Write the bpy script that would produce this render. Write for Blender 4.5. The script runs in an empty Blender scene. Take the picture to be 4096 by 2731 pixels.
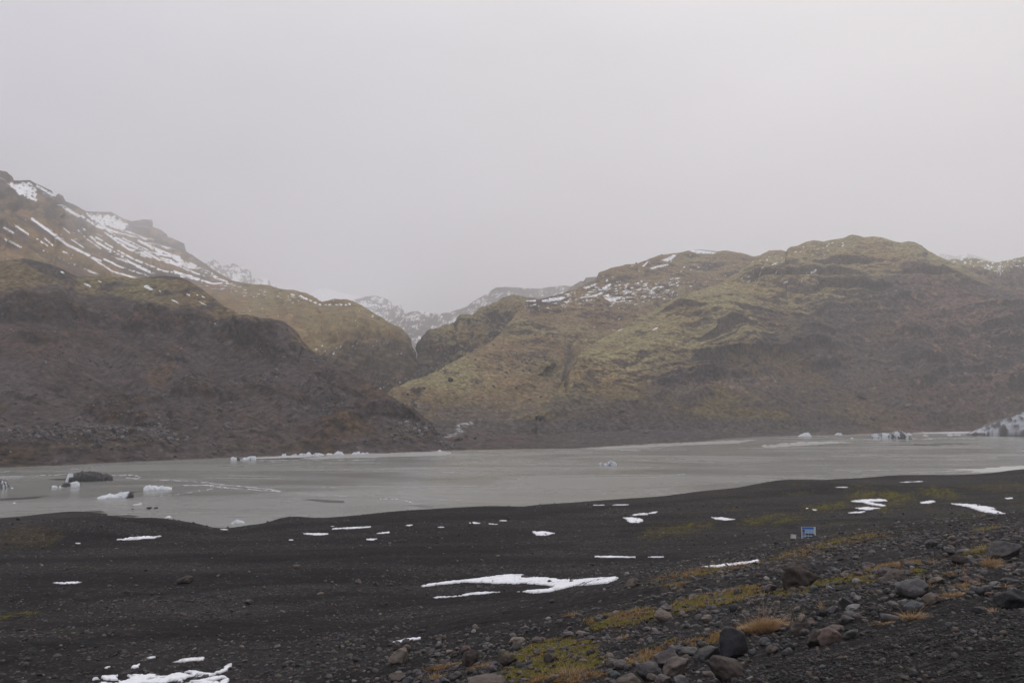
import bpy, bmesh, math, random
import numpy as np
from mathutils import Vector

R_ = math.radians
random.seed(7)
RNG = np.random.default_rng(11)
SC = bpy.context.scene
COL = SC.collection

# ----------------------------------------------------------------- camera
PW, PH, FPX = 4096.0, 2731.0, 3186.0        # photograph size and focal length in its pixels
EYE = 22.0                                   # metres above the lake
PITCH = math.atan((1620.0 - PH / 2) / FPX)
cam_d = bpy.data.cameras.new('camera')
cam_d.sensor_width = 36.0
cam_d.lens = 36.0 * FPX / PW
cam_d.clip_start = 0.2
cam_d.clip_end = 30000
cam = bpy.data.objects.new('camera', cam_d)
cam.location = (0, 0, EYE)
cam.rotation_euler = (math.pi / 2 + PITCH, 0, 0)
COL.objects.link(cam)
SC.camera = cam
CP, SP = math.cos(PITCH), math.sin(PITCH)


def ray(x, y):
    """azimuth and tangent of elevation seen at a photo pixel"""
    x = np.asarray(x, float); y = np.asarray(y, float)
    cx = (x - PW / 2) / FPX
    cy = -(y - PH / 2) / FPX
    dy = CP - cy * SP
    dz = SP + cy * CP
    return np.arctan2(cx, dy), dz / np.hypot(cx, dy)


def project(P):
    dx, dy, dz = P[:, 0], P[:, 1], P[:, 2] - EYE
    f = np.maximum(dy * CP + dz * SP, 1e-3)
    u = -dy * SP + dz * CP
    return PW / 2 + FPX * dx / f, PH / 2 - FPX * u / f


def at_range(x, y, r):
    a, t = ray(x, y)
    return np.stack([r * np.sin(a), r * np.cos(a), EYE + r * t], -1)


def on_level(x, y, z=0.0):
    a, t = ray(x, y)
    r = (z - EYE) / t
    return np.stack([r * np.sin(a), r * np.cos(a), np.zeros_like(r) + z], -1)


# ----------------------------------------------------------------- noise
_pr = np.random.default_rng(5)
PERM = np.concatenate([_pr.permutation(4096)] * 2)
_g = _pr.normal(size=(4096, 3))
GRAD = (_g / np.linalg.norm(_g, axis=1)[:, None]).astype(np.float32)


def perlin(p, seed=0):
    p = np.asarray(p, np.float64) + seed * 37.17
    i = np.floor(p).astype(np.int64)
    f = (p - i).astype(np.float32)
    u = f * f * f * (f * (f * 6 - 15) + 10)
    out = 0
    c = {}
    for dx in (0, 1):
        hx = PERM[(i[:, 0] + dx) & 4095]
        for dy in (0, 1):
            hy = PERM[(hx + i[:, 1] + dy) & 4095]
            for dz in (0, 1):
                g = GRAD[PERM[(hy + i[:, 2] + dz) & 4095]]
                c[dx, dy, dz] = g[:, 0] * (f[:, 0] - dx) + g[:, 1] * (f[:, 1] - dy) + g[:, 2] * (f[:, 2] - dz)
    l = lambda a, b, t: a + (b - a) * t
    x00 = l(c[0, 0, 0], c[1, 0, 0], u[:, 0]); x10 = l(c[0, 1, 0], c[1, 1, 0], u[:, 0])
    x01 = l(c[0, 0, 1], c[1, 0, 1], u[:, 0]); x11 = l(c[0, 1, 1], c[1, 1, 1], u[:, 0])
    return l(l(x00, x10, u[:, 1]), l(x01, x11, u[:, 1]), u[:, 2]) * 1.5


def fbm(p, octv=4, seed=0, gain=0.5, ridge=False):
    s = 0; a = 1.0; q = np.asarray(p, float)
    for k in range(octv):
        n = perlin(q, seed + k * 3)
        if ridge:
            n = 1 - 2 * np.abs(n)
        s = s + a * n
        a *= gain
        q = q * 2.03 + 11.3
    return s


def sst(a, b, x):
    t = np.clip((x - a) / (b - a), 0, 1)
    return t * t * (3 - 2 * t)


def mix(a, b, t):
    t = np.asarray(t)
    if np.ndim(a) == 1: a = np.asarray(a, float)[None, :]
    if np.ndim(b) == 1: b = np.asarray(b, float)[None, :]
    return a + (b - a) * t[:, None]


def inside(poly, x, y):
    poly = np.asarray(poly, float)
    r = np.zeros(x.shape, bool)
    n = len(poly)
    for k in range(n):
        x0, y0 = poly[k]; x1, y1 = poly[(k + 1) % n]
        if y0 == y1: continue
        c = (y0 > y) != (y1 > y)
        r ^= c & (x < (x1 - x0) * (y - y0) / (y1 - y0) + x0)
    return r


def seg_dist(poly, x, y, closed=True, ky=1.0):
    """distance to a polyline (y stretched by ky)"""
    poly = np.asarray(poly, float)
    d = np.full(x.shape, 1e9)
    n = len(poly)
    for k in range(n if closed else n - 1):
        ax, ay = poly[k]; bx, by = poly[(k + 1) % n]
        ay *= ky; by *= ky
        vx, vy = bx - ax, by - ay
        t = np.clip(((x - ax) * vx + (y * ky - ay) * vy) / (vx * vx + vy * vy + 1e-9), 0, 1)
        d = np.minimum(d, np.hypot(x - ax - t * vx, y * ky - ay - t * vy))
    return d


# ----------------------------------------------------------------- objects
def tag(o, label=None, cat=None, group=None, kind=None):
    if label: o['label'] = label
    if cat: o['category'] = cat
    if group: o['group'] = group
    if kind: o['kind'] = kind
    return o


def mesh_np(name, V, F, mat, col=None, smooth=True, parent=None, loc=None):
    V = np.asarray(V, np.float32); F = np.asarray(F, np.int32)
    me = bpy.data.meshes.new(name)
    nf, k = F.shape
    me.vertices.add(len(V)); me.vertices.foreach_set('co', V.ravel())
    me.loops.add(nf * k); me.loops.foreach_set('vertex_index', F.ravel())
    me.polygons.add(nf)
    me.polygons.foreach_set('loop_start', np.arange(0, nf * k, k, dtype=np.int32))
    me.polygons.foreach_set('loop_total', np.full(nf, k, np.int32))
    me.polygons.foreach_set('use_smooth', np.full(nf, smooth, bool))
    if col is not None:
        at = me.color_attributes.new('Col', 'FLOAT_COLOR', 'POINT')
        c = np.ones((len(V), 4), np.float32); c[:, :3] = np.clip(col, 0, 1)
        at.data.foreach_set('color', c.ravel())
    me.update(); me.validate()
    me.materials.append(mat)
    o = bpy.data.objects.new(name, me)
    COL.objects.link(o)
    if parent: o.parent = parent
    if loc is not None: o.location = loc
    return o


def grid_faces(nr, nc):
    i = np.arange(nr * nc).reshape(nr, nc)
    return np.stack([i[:-1, :-1], i[:-1, 1:], i[1:, 1:], i[1:, :-1]], -1).reshape(-1, 4)


def empty(name, loc, rz=0):
    o = bpy.data.objects.new(name, None)
    o.empty_display_size = 0.2
    o.location = loc; o.rotation_euler = (0, 0, rz)
    COL.objects.link(o)
    return o


def box(name, c, s, mat, parent=None, bevel=0.0):
    bm = bmesh.new()
    bmesh.ops.create_cube(bm, size=1)
    for v in bm.verts:
        v.co = Vector((v.co.x * s[0] + c[0], v.co.y * s[1] + c[1], v.co.z * s[2] + c[2]))
    if bevel:
        bmesh.ops.bevel(bm, geom=bm.edges[:], offset=bevel, segments=2, affect='EDGES')
    me = bpy.data.meshes.new(name); bm.to_mesh(me); bm.free()
    me.materials.append(mat)
    o = bpy.data.objects.new(name, me); COL.objects.link(o)
    if parent: o.parent = parent
    return o


# ----------------------------------------------------------------- materials
def new_mat(name):
    m = bpy.data.materials.new(name); m.use_nodes = True
    nt = m.node_tree
    return m, nt, nt.nodes['Principled BSDF']


def N(nt, typ, **kw):
    n = nt.nodes.new(typ)
    for k, v in kw.items():
        if k.startswith('i_'):
            n.inputs[k[2:].replace('_', ' ')].default_value = v
        else:
            setattr(n, k, v)
    return n


def attr_mat(name, rough=0.9, spec=0.2, var=0.5, vscale=1.0, bump=0.3, bscale=2.0, bdist=0.1, detail=8, fine=None):
    """base colour from the mesh, varied and roughened by noise in object space"""
    m, nt, b = new_mat(name)
    L = nt.links.new
    at = N(nt, 'ShaderNodeAttribute', attribute_name='Col')
    geo = N(nt, 'ShaderNodeNewGeometry')
    n1 = N(nt, 'ShaderNodeTexNoise', i_Scale=vscale, i_Detail=float(detail), i_Roughness=0.65)
    L(geo.outputs['Position'], n1.inputs['Vector'])
    mr = N(nt, 'ShaderNodeMapRange')
    mr.inputs['From Min'].default_value = 0.3; mr.inputs['From Max'].default_value = 0.7
    mr.inputs['To Min'].default_value = 1 - var; mr.inputs['To Max'].default_value = 1 + var
    L(n1.outputs['Fac'], mr.inputs['Value'])
    mul = N(nt, 'ShaderNodeMix', data_type='RGBA', blend_type='MULTIPLY')
    mul.inputs['Factor'].default_value = 1
    L(at.outputs['Color'], mul.inputs['A']); L(mr.outputs['Result'], mul.inputs['B'])
    L(mul.outputs['Result'], b.inputs['Base Color'])
    b.inputs['Roughness'].default_value = rough
    b.inputs['Specular IOR Level'].default_value = spec
    if bump:
        n2 = N(nt, 'ShaderNodeTexNoise', i_Scale=bscale, i_Detail=float(detail), i_Roughness=0.7)
        L(geo.outputs['Position'], n2.inputs['Vector'])
        bp = N(nt, 'ShaderNodeBump'); bp.inputs['Strength'].default_value = bump; bp.inputs['Distance'].default_value = bdist
        L(n2.outputs['Fac'], bp.inputs['Height']); L(bp.outputs['Normal'], b.inputs['Normal'])
    return m


def plain(name, col, rough=0.6, spec=0.3):
    m, nt, b = new_mat(name)
    n = N(nt, 'ShaderNodeTexNoise', i_Scale=9.0, i_Detail=5.0)
    mr = N(nt, 'ShaderNodeMapRange'); mr.inputs['To Min'].default_value = 0.85; mr.inputs['To Max'].default_value = 1.15
    nt.links.new(n.outputs['Fac'], mr.inputs['Value'])
    mul = N(nt, 'ShaderNodeMix', data_type='RGBA', blend_type='MULTIPLY'); mul.inputs['Factor'].default_value = 1
    mul.inputs['A'].default_value = (*col, 1)
    nt.links.new(mr.outputs['Result'], mul.inputs['B'])
    nt.links.new(mul.outputs['Result'], b.inputs['Base Color'])
    b.inputs['Roughness'].default_value = rough
    b.inputs['Specular IOR Level'].default_value = spec
    return m


M_HILL = attr_mat('hillside', rough=0.95, spec=0.05, var=0.75, vscale=0.30, bump=1.0, bscale=0.35, bdist=2.4)
M_FAR = attr_mat('far_hillside', rough=0.95, spec=0.1, var=0.3, vscale=0.06, bump=0.6, bscale=0.1, bdist=6)
M_STONE = attr_mat('stone', rough=0.7, spec=0.25, var=0.5, vscale=7.0, bump=0.8, bscale=12.0, bdist=0.05)
M_RUBBLE = attr_mat('rubble', rough=0.9, spec=0.15, var=0.3, vscale=1.5, bump=0.4, bscale=2.0, bdist=0.2)
M_ICE = attr_mat('ice', rough=0.45, spec=0.4, var=0.12, vscale=0.9, bump=0.6, bscale=1.6, bdist=0.35)
M_SNOW = attr_mat('snow', rough=0.8, spec=0.15, var=0.06, vscale=4.0, bump=0.3, bscale=9.0, bdist=0.03)
M_MOSS = attr_mat('moss', rough=0.95, spec=0.1, var=0.6, vscale=7.0, bump=0.9, bscale=18.0, bdist=0.06)
M_GRASS = attr_mat('dry_grass', rough=0.85, spec=0.15, var=0.2, vscale=5.0, bump=0)
HAZE_D = 0.00028; SKY_K = 1.0; SUN_E = 0.6
# ----------------------------------------------------------------- hills
def pchip(Y, s):
    """Y (K,C) values at s=0..K-1 -> values at s (n,) , monotone cubic"""
    K = len(Y)
    d = np.diff(Y, axis=0)
    m = np.zeros_like(Y)
    a, b = d[:-1], d[1:]
    same = a * b > 0
    m[1:-1] = np.where(same, 2 * a * b / np.where(same, a + b, 1), 0)
    m[0], m[-1] = d[0], d[-1]
    k = np.clip(np.floor(s).astype(int), 0, K - 2)
    t = (s - k)[:, None]
    h00 = 2 * t**3 - 3 * t**2 + 1; h10 = t**3 - 2 * t**2 + t
    h01 = -2 * t**3 + 3 * t**2; h11 = t**3 - t**2
    return h00 * Y[k] + h10 * m[k] + h01 * Y[k + 1] + h11 * m[k + 1]


def curve(pts, az):
    p = np.asarray(pts, float)
    a, t = ray(p[:, 0], p[:, 1])
    o = np.argsort(a)
    return np.interp(az, a[o], t[o]), np.interp(az, a[o], p[o, 2]) / np.cos(az)


def normals(P, nr, nc):
    G = P.reshape(nr, nc, 3)
    n = np.cross(np.gradient(G, axis=1), np.gradient(G, axis=0)).reshape(-1, 3)
    n /= np.linalg.norm(n, axis=1)[:, None] + 1e-9
    n[n[:, 2] < 0] *= -1
    return n


HILLS = []


def hill(name, x0, x1, nc, nr, toe, crest, prof, disp, paint, mat, shore=None, back=(0.12, 0.25), bank=None):
    az = np.linspace(ray(x0, 1400)[0], ray(x1, 1400)[0], nc)
    tt, rt = curve(toe, az)
    tc, rc = curve(crest, az)
    if shore is not None:
        p_ = np.asarray(shore, float)
        a_, t_ = ray(p_[:, 0], p_[:, 1])
        rt = np.maximum(rt, np.interp(az, a_, -EYE / t_) + 10)
        rc = np.maximum(rc, rt + 15)
    zt, zc = EYE + rt * tt, EYE + rc * tc
    Rk, Zk, w = [], [], []
    if shore is not None:
        p = np.asarray(shore, float)
        a, t = ray(p[:, 0], p[:, 1])
        rs = np.interp(az, a, -EYE / t)
        Rk += [rs - 14, rs]; Zk += [np.full(nc, -2.5), np.zeros(nc)]; w += [.03, .06]
    else:
        Rk.append(rt - 0.1 * rt); Zk.append(zt - 0.25 * (zc - zt) - 8); w.append(.05)
    Rk.append(rt); Zk.append(zt)
    for fy, fr in prof:
        r = rt + fr * (rc - rt); t = tt + fy * (tc - tt)
        Rk.append(r); Zk.append(EYE + r * t)
    Rk.append(rc); Zk.append(zc)
    Rk.append(rc * (1 + back[0])); Zk.append(zc - back[1] * rc * back[0])
    Rk.append(rc * (1 + 2.4 * back[0])); Zk.append(zc - back[1] * rc * back[0] * 3.2)
    Rk, Zk = np.array(Rk), np.array(Zk)
    K = len(Rk)
    n_crest = K - 3
    # denser rows where the picture is taller
    yy = np.abs(np.diff((Zk - EYE) / Rk, axis=0)).max(axis=1)
    yy[-2:] = yy[:-2].sum() * .03
    yy = yy + yy.sum() * .02
    cum = np.concatenate([[0], np.cumsum(yy)]); cum /= cum[-1]
    s = np.interp(np.linspace(0, 1, nr), cum, np.arange(K))
    R, Z = pchip(Rk, s), pchip(Zk, s)
    P = np.stack([R * np.sin(az), R * np.cos(az), Z], -1).reshape(-1, 3)
    v = np.repeat(s / n_crest, nc)
    xs, ys = project(P)
    yc = np.tile(np.interp(az, *(lambda a: (a[0][np.argsort(a[0])], np.asarray(crest, float)[np.argsort(a[0]), 1]))(ray(np.asarray(crest, float)[:, 0], np.asarray(crest, float)[:, 1]))), nr)
    n0 = normals(P, nr, nc)
    d = disp(P, xs, ys, v, yc)
    fade = 0.25 + 0.75 * sst(0, 60, ys - yc)
    fade = np.where(v > 1, .25, fade)
    if shore is not None:
        fade = fade * sst(0.0, 5.0, P[:, 2] + .6)
    P = P + n0 * (d * fade)[:, None]
    n = normals(P, nr, nc)
    xs, ys = project(P)
    c = paint(P, xs, ys, v, n[:, 2], yc)
    HILLS.append((P, xs, ys, n))
    # blades, stones and hollows a few metres across
    sz = max(2.2, rc.mean() * .0030)
    g1 = fbm(P / sz, 3, 701); g2 = fbm(P * [1 / 3, 1 / 3, 1 / 1.6] / sz, 3, 702)
    k = np.clip(1 + .28 * g1 + .26 * g2, .5, 1.6)
    c = c * np.where(c[:, :1] > .5, 1, k[:, None])
    o = mesh_np(name, P, grid_faces(nr, nc), mat, c)
    return o


def line_mask(pts, xs, ys, w, ky=1.0):
    return np.exp(-(seg_dist(pts, xs, ys, False, ky) / w) ** 2)


def poly_mask(poly, xs, ys, soft):
    d = seg_dist(poly, xs, ys)
    s = np.where(inside(poly, xs, ys), d, -d)
    return sst(-soft, soft, s)


ROCK = np.array([.080, .066, .060]); ROCK_B = np.array([.068, .064, .067]); SCREE = np.array([.108, .094, .090])
RED = np.array([.135, .095, .080]); MOSS = np.array([.276, .236, .122]); MOSS_D = np.array([.150, .120, .060])
BROWN = np.array([.235, .165, .092]); TAN = np.array([.275, .205, .150]); SNOW = np.array([.86, .87, .89]); RUST = np.array([.155, .100, .052])

# ---------- front hill across the lake on the west side
SHORE = [(-700, 1890), (0, 1870), (268, 1859), (536, 1846), (803, 1835), (1050, 1824), (1297, 1815), (1550, 1809), (1800, 1801), (2050, 1796),
         (2300, 1793), (2452, 1782), (2675, 1771), (2818, 1765), (2876, 1756), (3046, 1746), (3403, 1737), (3626, 1730), (3894, 1725), (4096, 1722), (4700, 1716)]
LF_CREST = [(-500, 1010, 540), (-200, 1030, 560), (0, 1040, 570), (98, 1031, 575), (134, 1040, 575), (201, 1056, 575), (246, 1073, 575), (286, 1096, 575), (312, 1107, 580), (402, 1109, 590),
            (527, 1113, 600), (589, 1110, 600), (661, 1104, 600), (715, 1111, 600), (759, 1127, 590), (795, 1149, 585), (850, 1188, 575), (900, 1226, 560), (960, 1256, 545),
            (1000, 1266, 535), (1045, 1274, 530), (1089, 1275, 525), (1134, 1287, 515), (1170, 1314, 510), (1192, 1337, 505), (1199, 1362, 503), (1241, 1400, 495),
            (1312, 1449, 482), (1379, 1480, 470), (1446, 1512, 460), (1491, 1543, 452), (1545, 1576, 445), (1625, 1629, 432), (1670, 1664, 425), (1714, 1700, 418), (1745, 1738, 412), (1790, 1775, 406), (1900, 1810, 400)]
LF_TOE = [(-500, 1835, 300), (0, 1822, 297), (500, 1806, 318), (1000, 1790, 348), (1400, 1776, 370), (1700, 1772, 390), (1900, 1795, 397)]
LF_CLIFF = [(-500, 1140), (0, 1142), (112, 1149), (178, 1153), (250, 1150), (312, 1176), (424, 1185), (536, 1203), (670, 1214), (803, 1243), (870, 1274), (937, 1268), (1000, 1275), (1100, 1285), (1200, 1360)]


LF_GULLIES = [([(1214, 1575), (1290, 1640), (1379, 1745)], 5), ([(180, 1580), (250, 1550), (320, 1525)], 5), ([(1010, 1330), (1100, 1400), (1190, 1440)], 8), ([(1030, 1545), (1120, 1570), (1190, 1600)], 7), ([(560, 1375), (640, 1420), (760, 1440)], 6),
              ([(1380, 1560), (1450, 1590)], 9), ([(700, 1350), (820, 1400)], 10), ([(270, 1590), (270, 1660)], 3), ([(340, 1640), (420, 1690)], 8), ([(400, 1555), (530, 1560)], 5), ([(640, 1590), (720, 1700)], 4), ([(840, 1240), (960, 1290), (1090, 1300)], 9), ([(560, 1700), (690, 1695)], 8), ([(820, 1480), (900, 1560)], 5)]


def lf_disp(P, xs, ys, v, yc):
    cl = np.interp(xs, *np.array(LF_CLIFF).T)
    d = 5 * fbm(P / 80, 3, 1) + 1.3 * fbm(P / 16, 4, 2)
    oc = sst(.15, .6, fbm(P * [1 / 42, 1 / 42, 1 / 26], 3, 3))
    d += oc * (3.2 + 1.6 * fbm(P / 9, 3, 5, ridge=True)) * sst(0, 60, ys - np.interp(xs, *np.array(LF_CLIFF).T)) * sst(1800, 1700, ys)
    g = fbm(P * [1 / 26, 1 / 26, 1 / 110], 3, 4, ridge=True)
    low = sst(0, 60, ys - cl)
    d += .6 * g * low + 2.6 * sst(.5, .9, fbm(P / 38, 3, 14)) * fbm(P / 9, 3, 15, ridge=True) * low
    # the columnar cliff under the moss: stepped out, fluted
    band = np.exp(-((ys - cl - 55 - 30 * perlin(P / 60, 8)) / 45) ** 2) * sst(1250, 1050, xs)
    d += band * (2.5 + .9 * fbm(P * [1 / 9, 1 / 9, 1 / 30], 3, 6, ridge=True))
    head = poly_mask([(960, 1262), (1190, 1330), (1210, 1400), (1120, 1420), (980, 1370), (840, 1300)], xs, ys, 25)
    d += head * (3 + 1.0 * fbm(P / 14, 3, 9))
    sl = .85 * np.clip(xs / 900, .15, 1)
    qd = ys - sl * xs; dl = xs + ys
    dg = fbm(np.stack([qd / 95 + .5 * perlin(P / 60, 16), dl / 520, 0 * qd], -1), 2, 17)
    d += 2.5 * dg * low * sst(1790, 1700, ys)
    st = np.sin((P[:, 2] + .18 * P[:, 0] + 9 * fbm(P / 45, 3, 12)) / 5.5)
    d += 1.3 * st * low * sst(-.2, .5, perlin(P / 55, 13))
    return d


def lf_paint(P, xs, ys, v, nz, yc):
    cl = np.interp(xs, *np.array(LF_CLIFF).T)
    n1 = fbm(P / 40, 5, 21); n2 = fbm(P / 9, 4, 22); n3 = fbm(P / 110, 3, 23)
    c = mix(SCREE * .95, RED * .9, sst(.1, .9, n3 + .4 * n1 + .5 * poly_mask([(0, 1280), (260, 1250), (330, 1330), (260, 1420), (120, 1470), (0, 1380)], xs, ys, 60)))
    c = mix(c, ROCK, sst(.0, .7, n1 + .5 * n2))
    c = mix(c, SCREE * [1.5, 1.45, 1.4], .6 * sst(.55, .9, fbm(P / 4.5, 3, 30)) * sst(-.2, .5, n3 + n1))
    steep = sst(.72, .5, nz)
    c = mix(c, ROCK_B * .95, steep * .55)
    sl = .85 * np.clip(xs / 900, .15, 1)
    dg = fbm(np.stack([(ys - sl * xs) / 75 + .6 * n1, (xs + ys) / 420, 0 * xs], -1), 3, 18)
    c = mix(c, ROCK * .8, .3 * sst(.1, .7, dg + .4 * n2)); c = mix(c, SCREE * 1.2, .3 * sst(-.15, -.7, dg + .4 * n2))
    oc = sst(.15, .6, fbm(P * [1 / 42, 1 / 42, 1 / 26], 3, 3))
    c = mix(c, mix(ROCK * .72, BROWN * .45, sst(-.2, .5, n2)), .75 * oc)
    for pts, w in LF_GULLIES: c = mix(c, ROCK_B * .55, .7 * line_mask(pts, xs + 9 * n2, ys + 6 * n1, w))
    lyr = fbm(np.stack([xs / 120, (ys - .12 * xs) / 16, 0 * xs], -1), 4, 19)
    c = mix(c, ROCK_B * .7, .5 * sst(.25, .8, lyr) * sst(.0, .6, n3 + .3)); c = mix(c, RED * 1.15, .35 * sst(-.3, -.8, lyr))
    c = mix(c, RED, .7 * poly_mask([(380, 1230), (600, 1240), (760, 1290), (720, 1340), (560, 1330), (420, 1300)], xs, ys, 25) * sst(-.3, .5, n2))
    # brown patches of grass and rusty seams running down
    br = fbm(P * [1 / 30, 1 / 30, 1 / 70], 4, 24)
    c = mix(c, BROWN * .62, .6 * sst(.5, .95, br + .2 * sst(600, 1500, xs)))
    for pts, w in (([(866, 1311), (929, 1378), (1010, 1440), (1120, 1500)], 14), ([(848, 1490), (862, 1548), (937, 1637), (991, 1704)], 22), ([(1115, 1500), (1178, 1561), (1268, 1637), (1312, 1687), (1379, 1745)], 14),
                   ([(1045, 1597), (1125, 1664)], 26), ([(1480, 1575), (1580, 1664), (1625, 1695)], 12), ([(1380, 1530), (1470, 1590)], 14), ([(1010, 1400), (1090, 1450)], 20)):
        c = mix(c, RUST * .9, .75 * line_mask(pts, xs + 14 * n2, ys + 10 * n1, w * .7) * sst(-.4, .5, n2))
    gr = poly_mask([(840, 1490), (1000, 1440), (1500, 1560), (1640, 1700), (1300, 1740), (1100, 1600)], xs, ys, 60)
    c = mix(c, SCREE * [.9, .95, 1.05], .7 * gr * sst(.1, -.5, br))
    # light gravel fans
    fan = fbm(np.stack([(ys - sl * xs) / 90 + .4 * n2, (xs + ys) / 500, 0 * xs + 3], -1), 2, 27) + .3 * n2
    c = mix(c, SCREE * 1.15, .6 * sst(.1, .7, fan) * sst(1330, 1500, ys))
    # moss shelf above the cliff
    top = sst(28, -30, ys - cl + 55 * n1 + 22 * n2)
    mo = mix(MOSS * .74, MOSS_D * .85, sst(-.2, .6, n1)); mo = mix(mo, BROWN * .72, .75 * sst(-.2, .5, n3 + .9 * sst(500, 900, xs)))
    mo = mix(mo, SCREE * .75, .9 * sst(.15, .45, fbm(P * [1 / 30, 1 / 60, 1 / 12], 4, 29)))
    dk = poly_mask([(110, 1035), (250, 1075), (310, 1115), (300, 1150), (200, 1110), (90, 1050)], xs, ys, 12)
    mo = mix(mo, SCREE * .6, .85 * dk)
    c = mix(c, mo, .9 * top * sst(.40, .75, nz + .15 * n2))
    # olive bench line near the shore
    b = np.interp(xs, [0, 350, 1000, 1400, 1700], [1797, 1782, 1768, 1748, 1742])
    c = mix(c, MOSS_D * .9, .7 * np.exp(-((ys - b + 6 * n1) / 5) ** 2) * sst(-.5, .3, n1 + .3 * n3))
    # a few old snow patches on the shelf
    sn = np.zeros(len(xs))
    for x, y, a, h in ((250, 1090, 9, 4), (350, 1140, 20, 5), (595, 1152, 24, 9), (400, 1126, 12, 3), (752, 1178, 9, 4), (812, 1187, 8, 3), (790, 1180, 6, 3), (700, 1205, 22, 4), (640, 1165, 6, 3), (810, 1213, 20, 4), (860, 1294, 4, 6), (1022, 1258, 10, 2)):
        u = (xs - x) / a; q = (ys - y - .45 * (xs - x)) / h
        sn = np.maximum(sn, 1 - u * u - q * q + .6 * n2)
    c = c * (1 - np.array([.14, .19, .20]) * (1 - top)[:, None])
    c = mix(c, SNOW, sst(.35, .5, sn))
    return c


hill('hill', -420, 1900, 1150, 560, LF_TOE, LF_CREST, [(.06, .05), (.13, .12), (.42, .42), (.66, .66), (.80, .76), (.90, .86)],
     lf_disp, lf_paint, M_HILL, shore=SHORE)['kind'] = 'structure'

# ---------- snow streaked mountain and the brown slope running down to the gorge
LM_CREST = [(-700, 540, 1250), (-420, 600, 1300), (-150, 660, 1350), (0, 694, 1400), (22, 700, 1400), (47, 720, 1420), (51, 732, 1440), (120, 729, 1480), (147, 747, 1520), (205, 774, 1650), (219, 801, 1680), (232, 783, 1720),
            (250, 792, 2252), (259, 814, 2291), (312, 837, 2496), (344, 854, 2752), (446, 857, 3328), (491, 881, 3456), (527, 895, 3520), (562, 889, 3532), (607, 890, 3532), (609, 917, 3507), (643, 930, 3392),
            (665, 944, 3328), (670, 957, 3302), (710, 973, 3174), (734, 984, 3097), (741, 1015, 3008), (817, 1060, 2624), (850, 1084, 2432), (929, 1131, 1600), (1000, 1141, 1350), (1076, 1146, 1250), (1134, 1161, 1180), (1223, 1186, 1120),
            (1286, 1217, 1080), (1335, 1210, 1060), (1384, 1212, 1040), (1451, 1233, 1010), (1513, 1264, 980), (1554, 1288, 960), (1603, 1315, 935), (1625, 1333, 920), (1643, 1360, 905), (1647, 1387, 895),
            (1665, 1413, 885), (1672, 1440, 880), (1668, 1500, 860), (1700, 1600, 850)]
LM_TOE = [(-700, 1180, 640), (0, 1200, 660), (500, 1230, 690), (800, 1290, 680), (1000, 1400, 650), (1200, 1500, 640), (1300, 1545, 680), (1400, 1580, 720), (1500, 1600, 755), (1600, 1605, 775), (1700, 1640, 785)]


def lm_disp(P, xs, ys, v, yc):
    P = np.stack([xs * .42, ys * .6, np.hypot(P[:, 0], P[:, 1]) / 60], -1)      # noise sized by what one sees of the receding flank
    zz = P[:, 1]
    d = 8 * fbm(P / 110, 3, 31) + 1.5 * fbm(P / 24, 3, 32)
    crag = sst(.15, .7, fbm(P / 90, 3, 33) + .5 * sst(150, 20, ys - yc) * sst(900, 600, xs))
    d += crag * (4 + 5 * fbm(P / 30, 3, 34, ridge=True))
    gorge = sst(1180, 1420, xs) * sst(1240, 1330, ys)
    st = (zz - .25 * P[:, 0] + 22 * fbm(P / 60, 3, 36)) / 24; st -= np.floor(st)
    d += sst(1000, 1250, xs) * sst(1660, 1580, xs) * (5 * fbm(P * [1 / 26, 1 / 70, 1], 4, 35, ridge=True) * gorge * 1.2 * sst(0, 90, ys - yc) + 9 * (sst(0, .35, st) - st) * (.3 + .7 * sst(-.3, .4, fbm(P / 50, 2, 37))))
    return d


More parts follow.
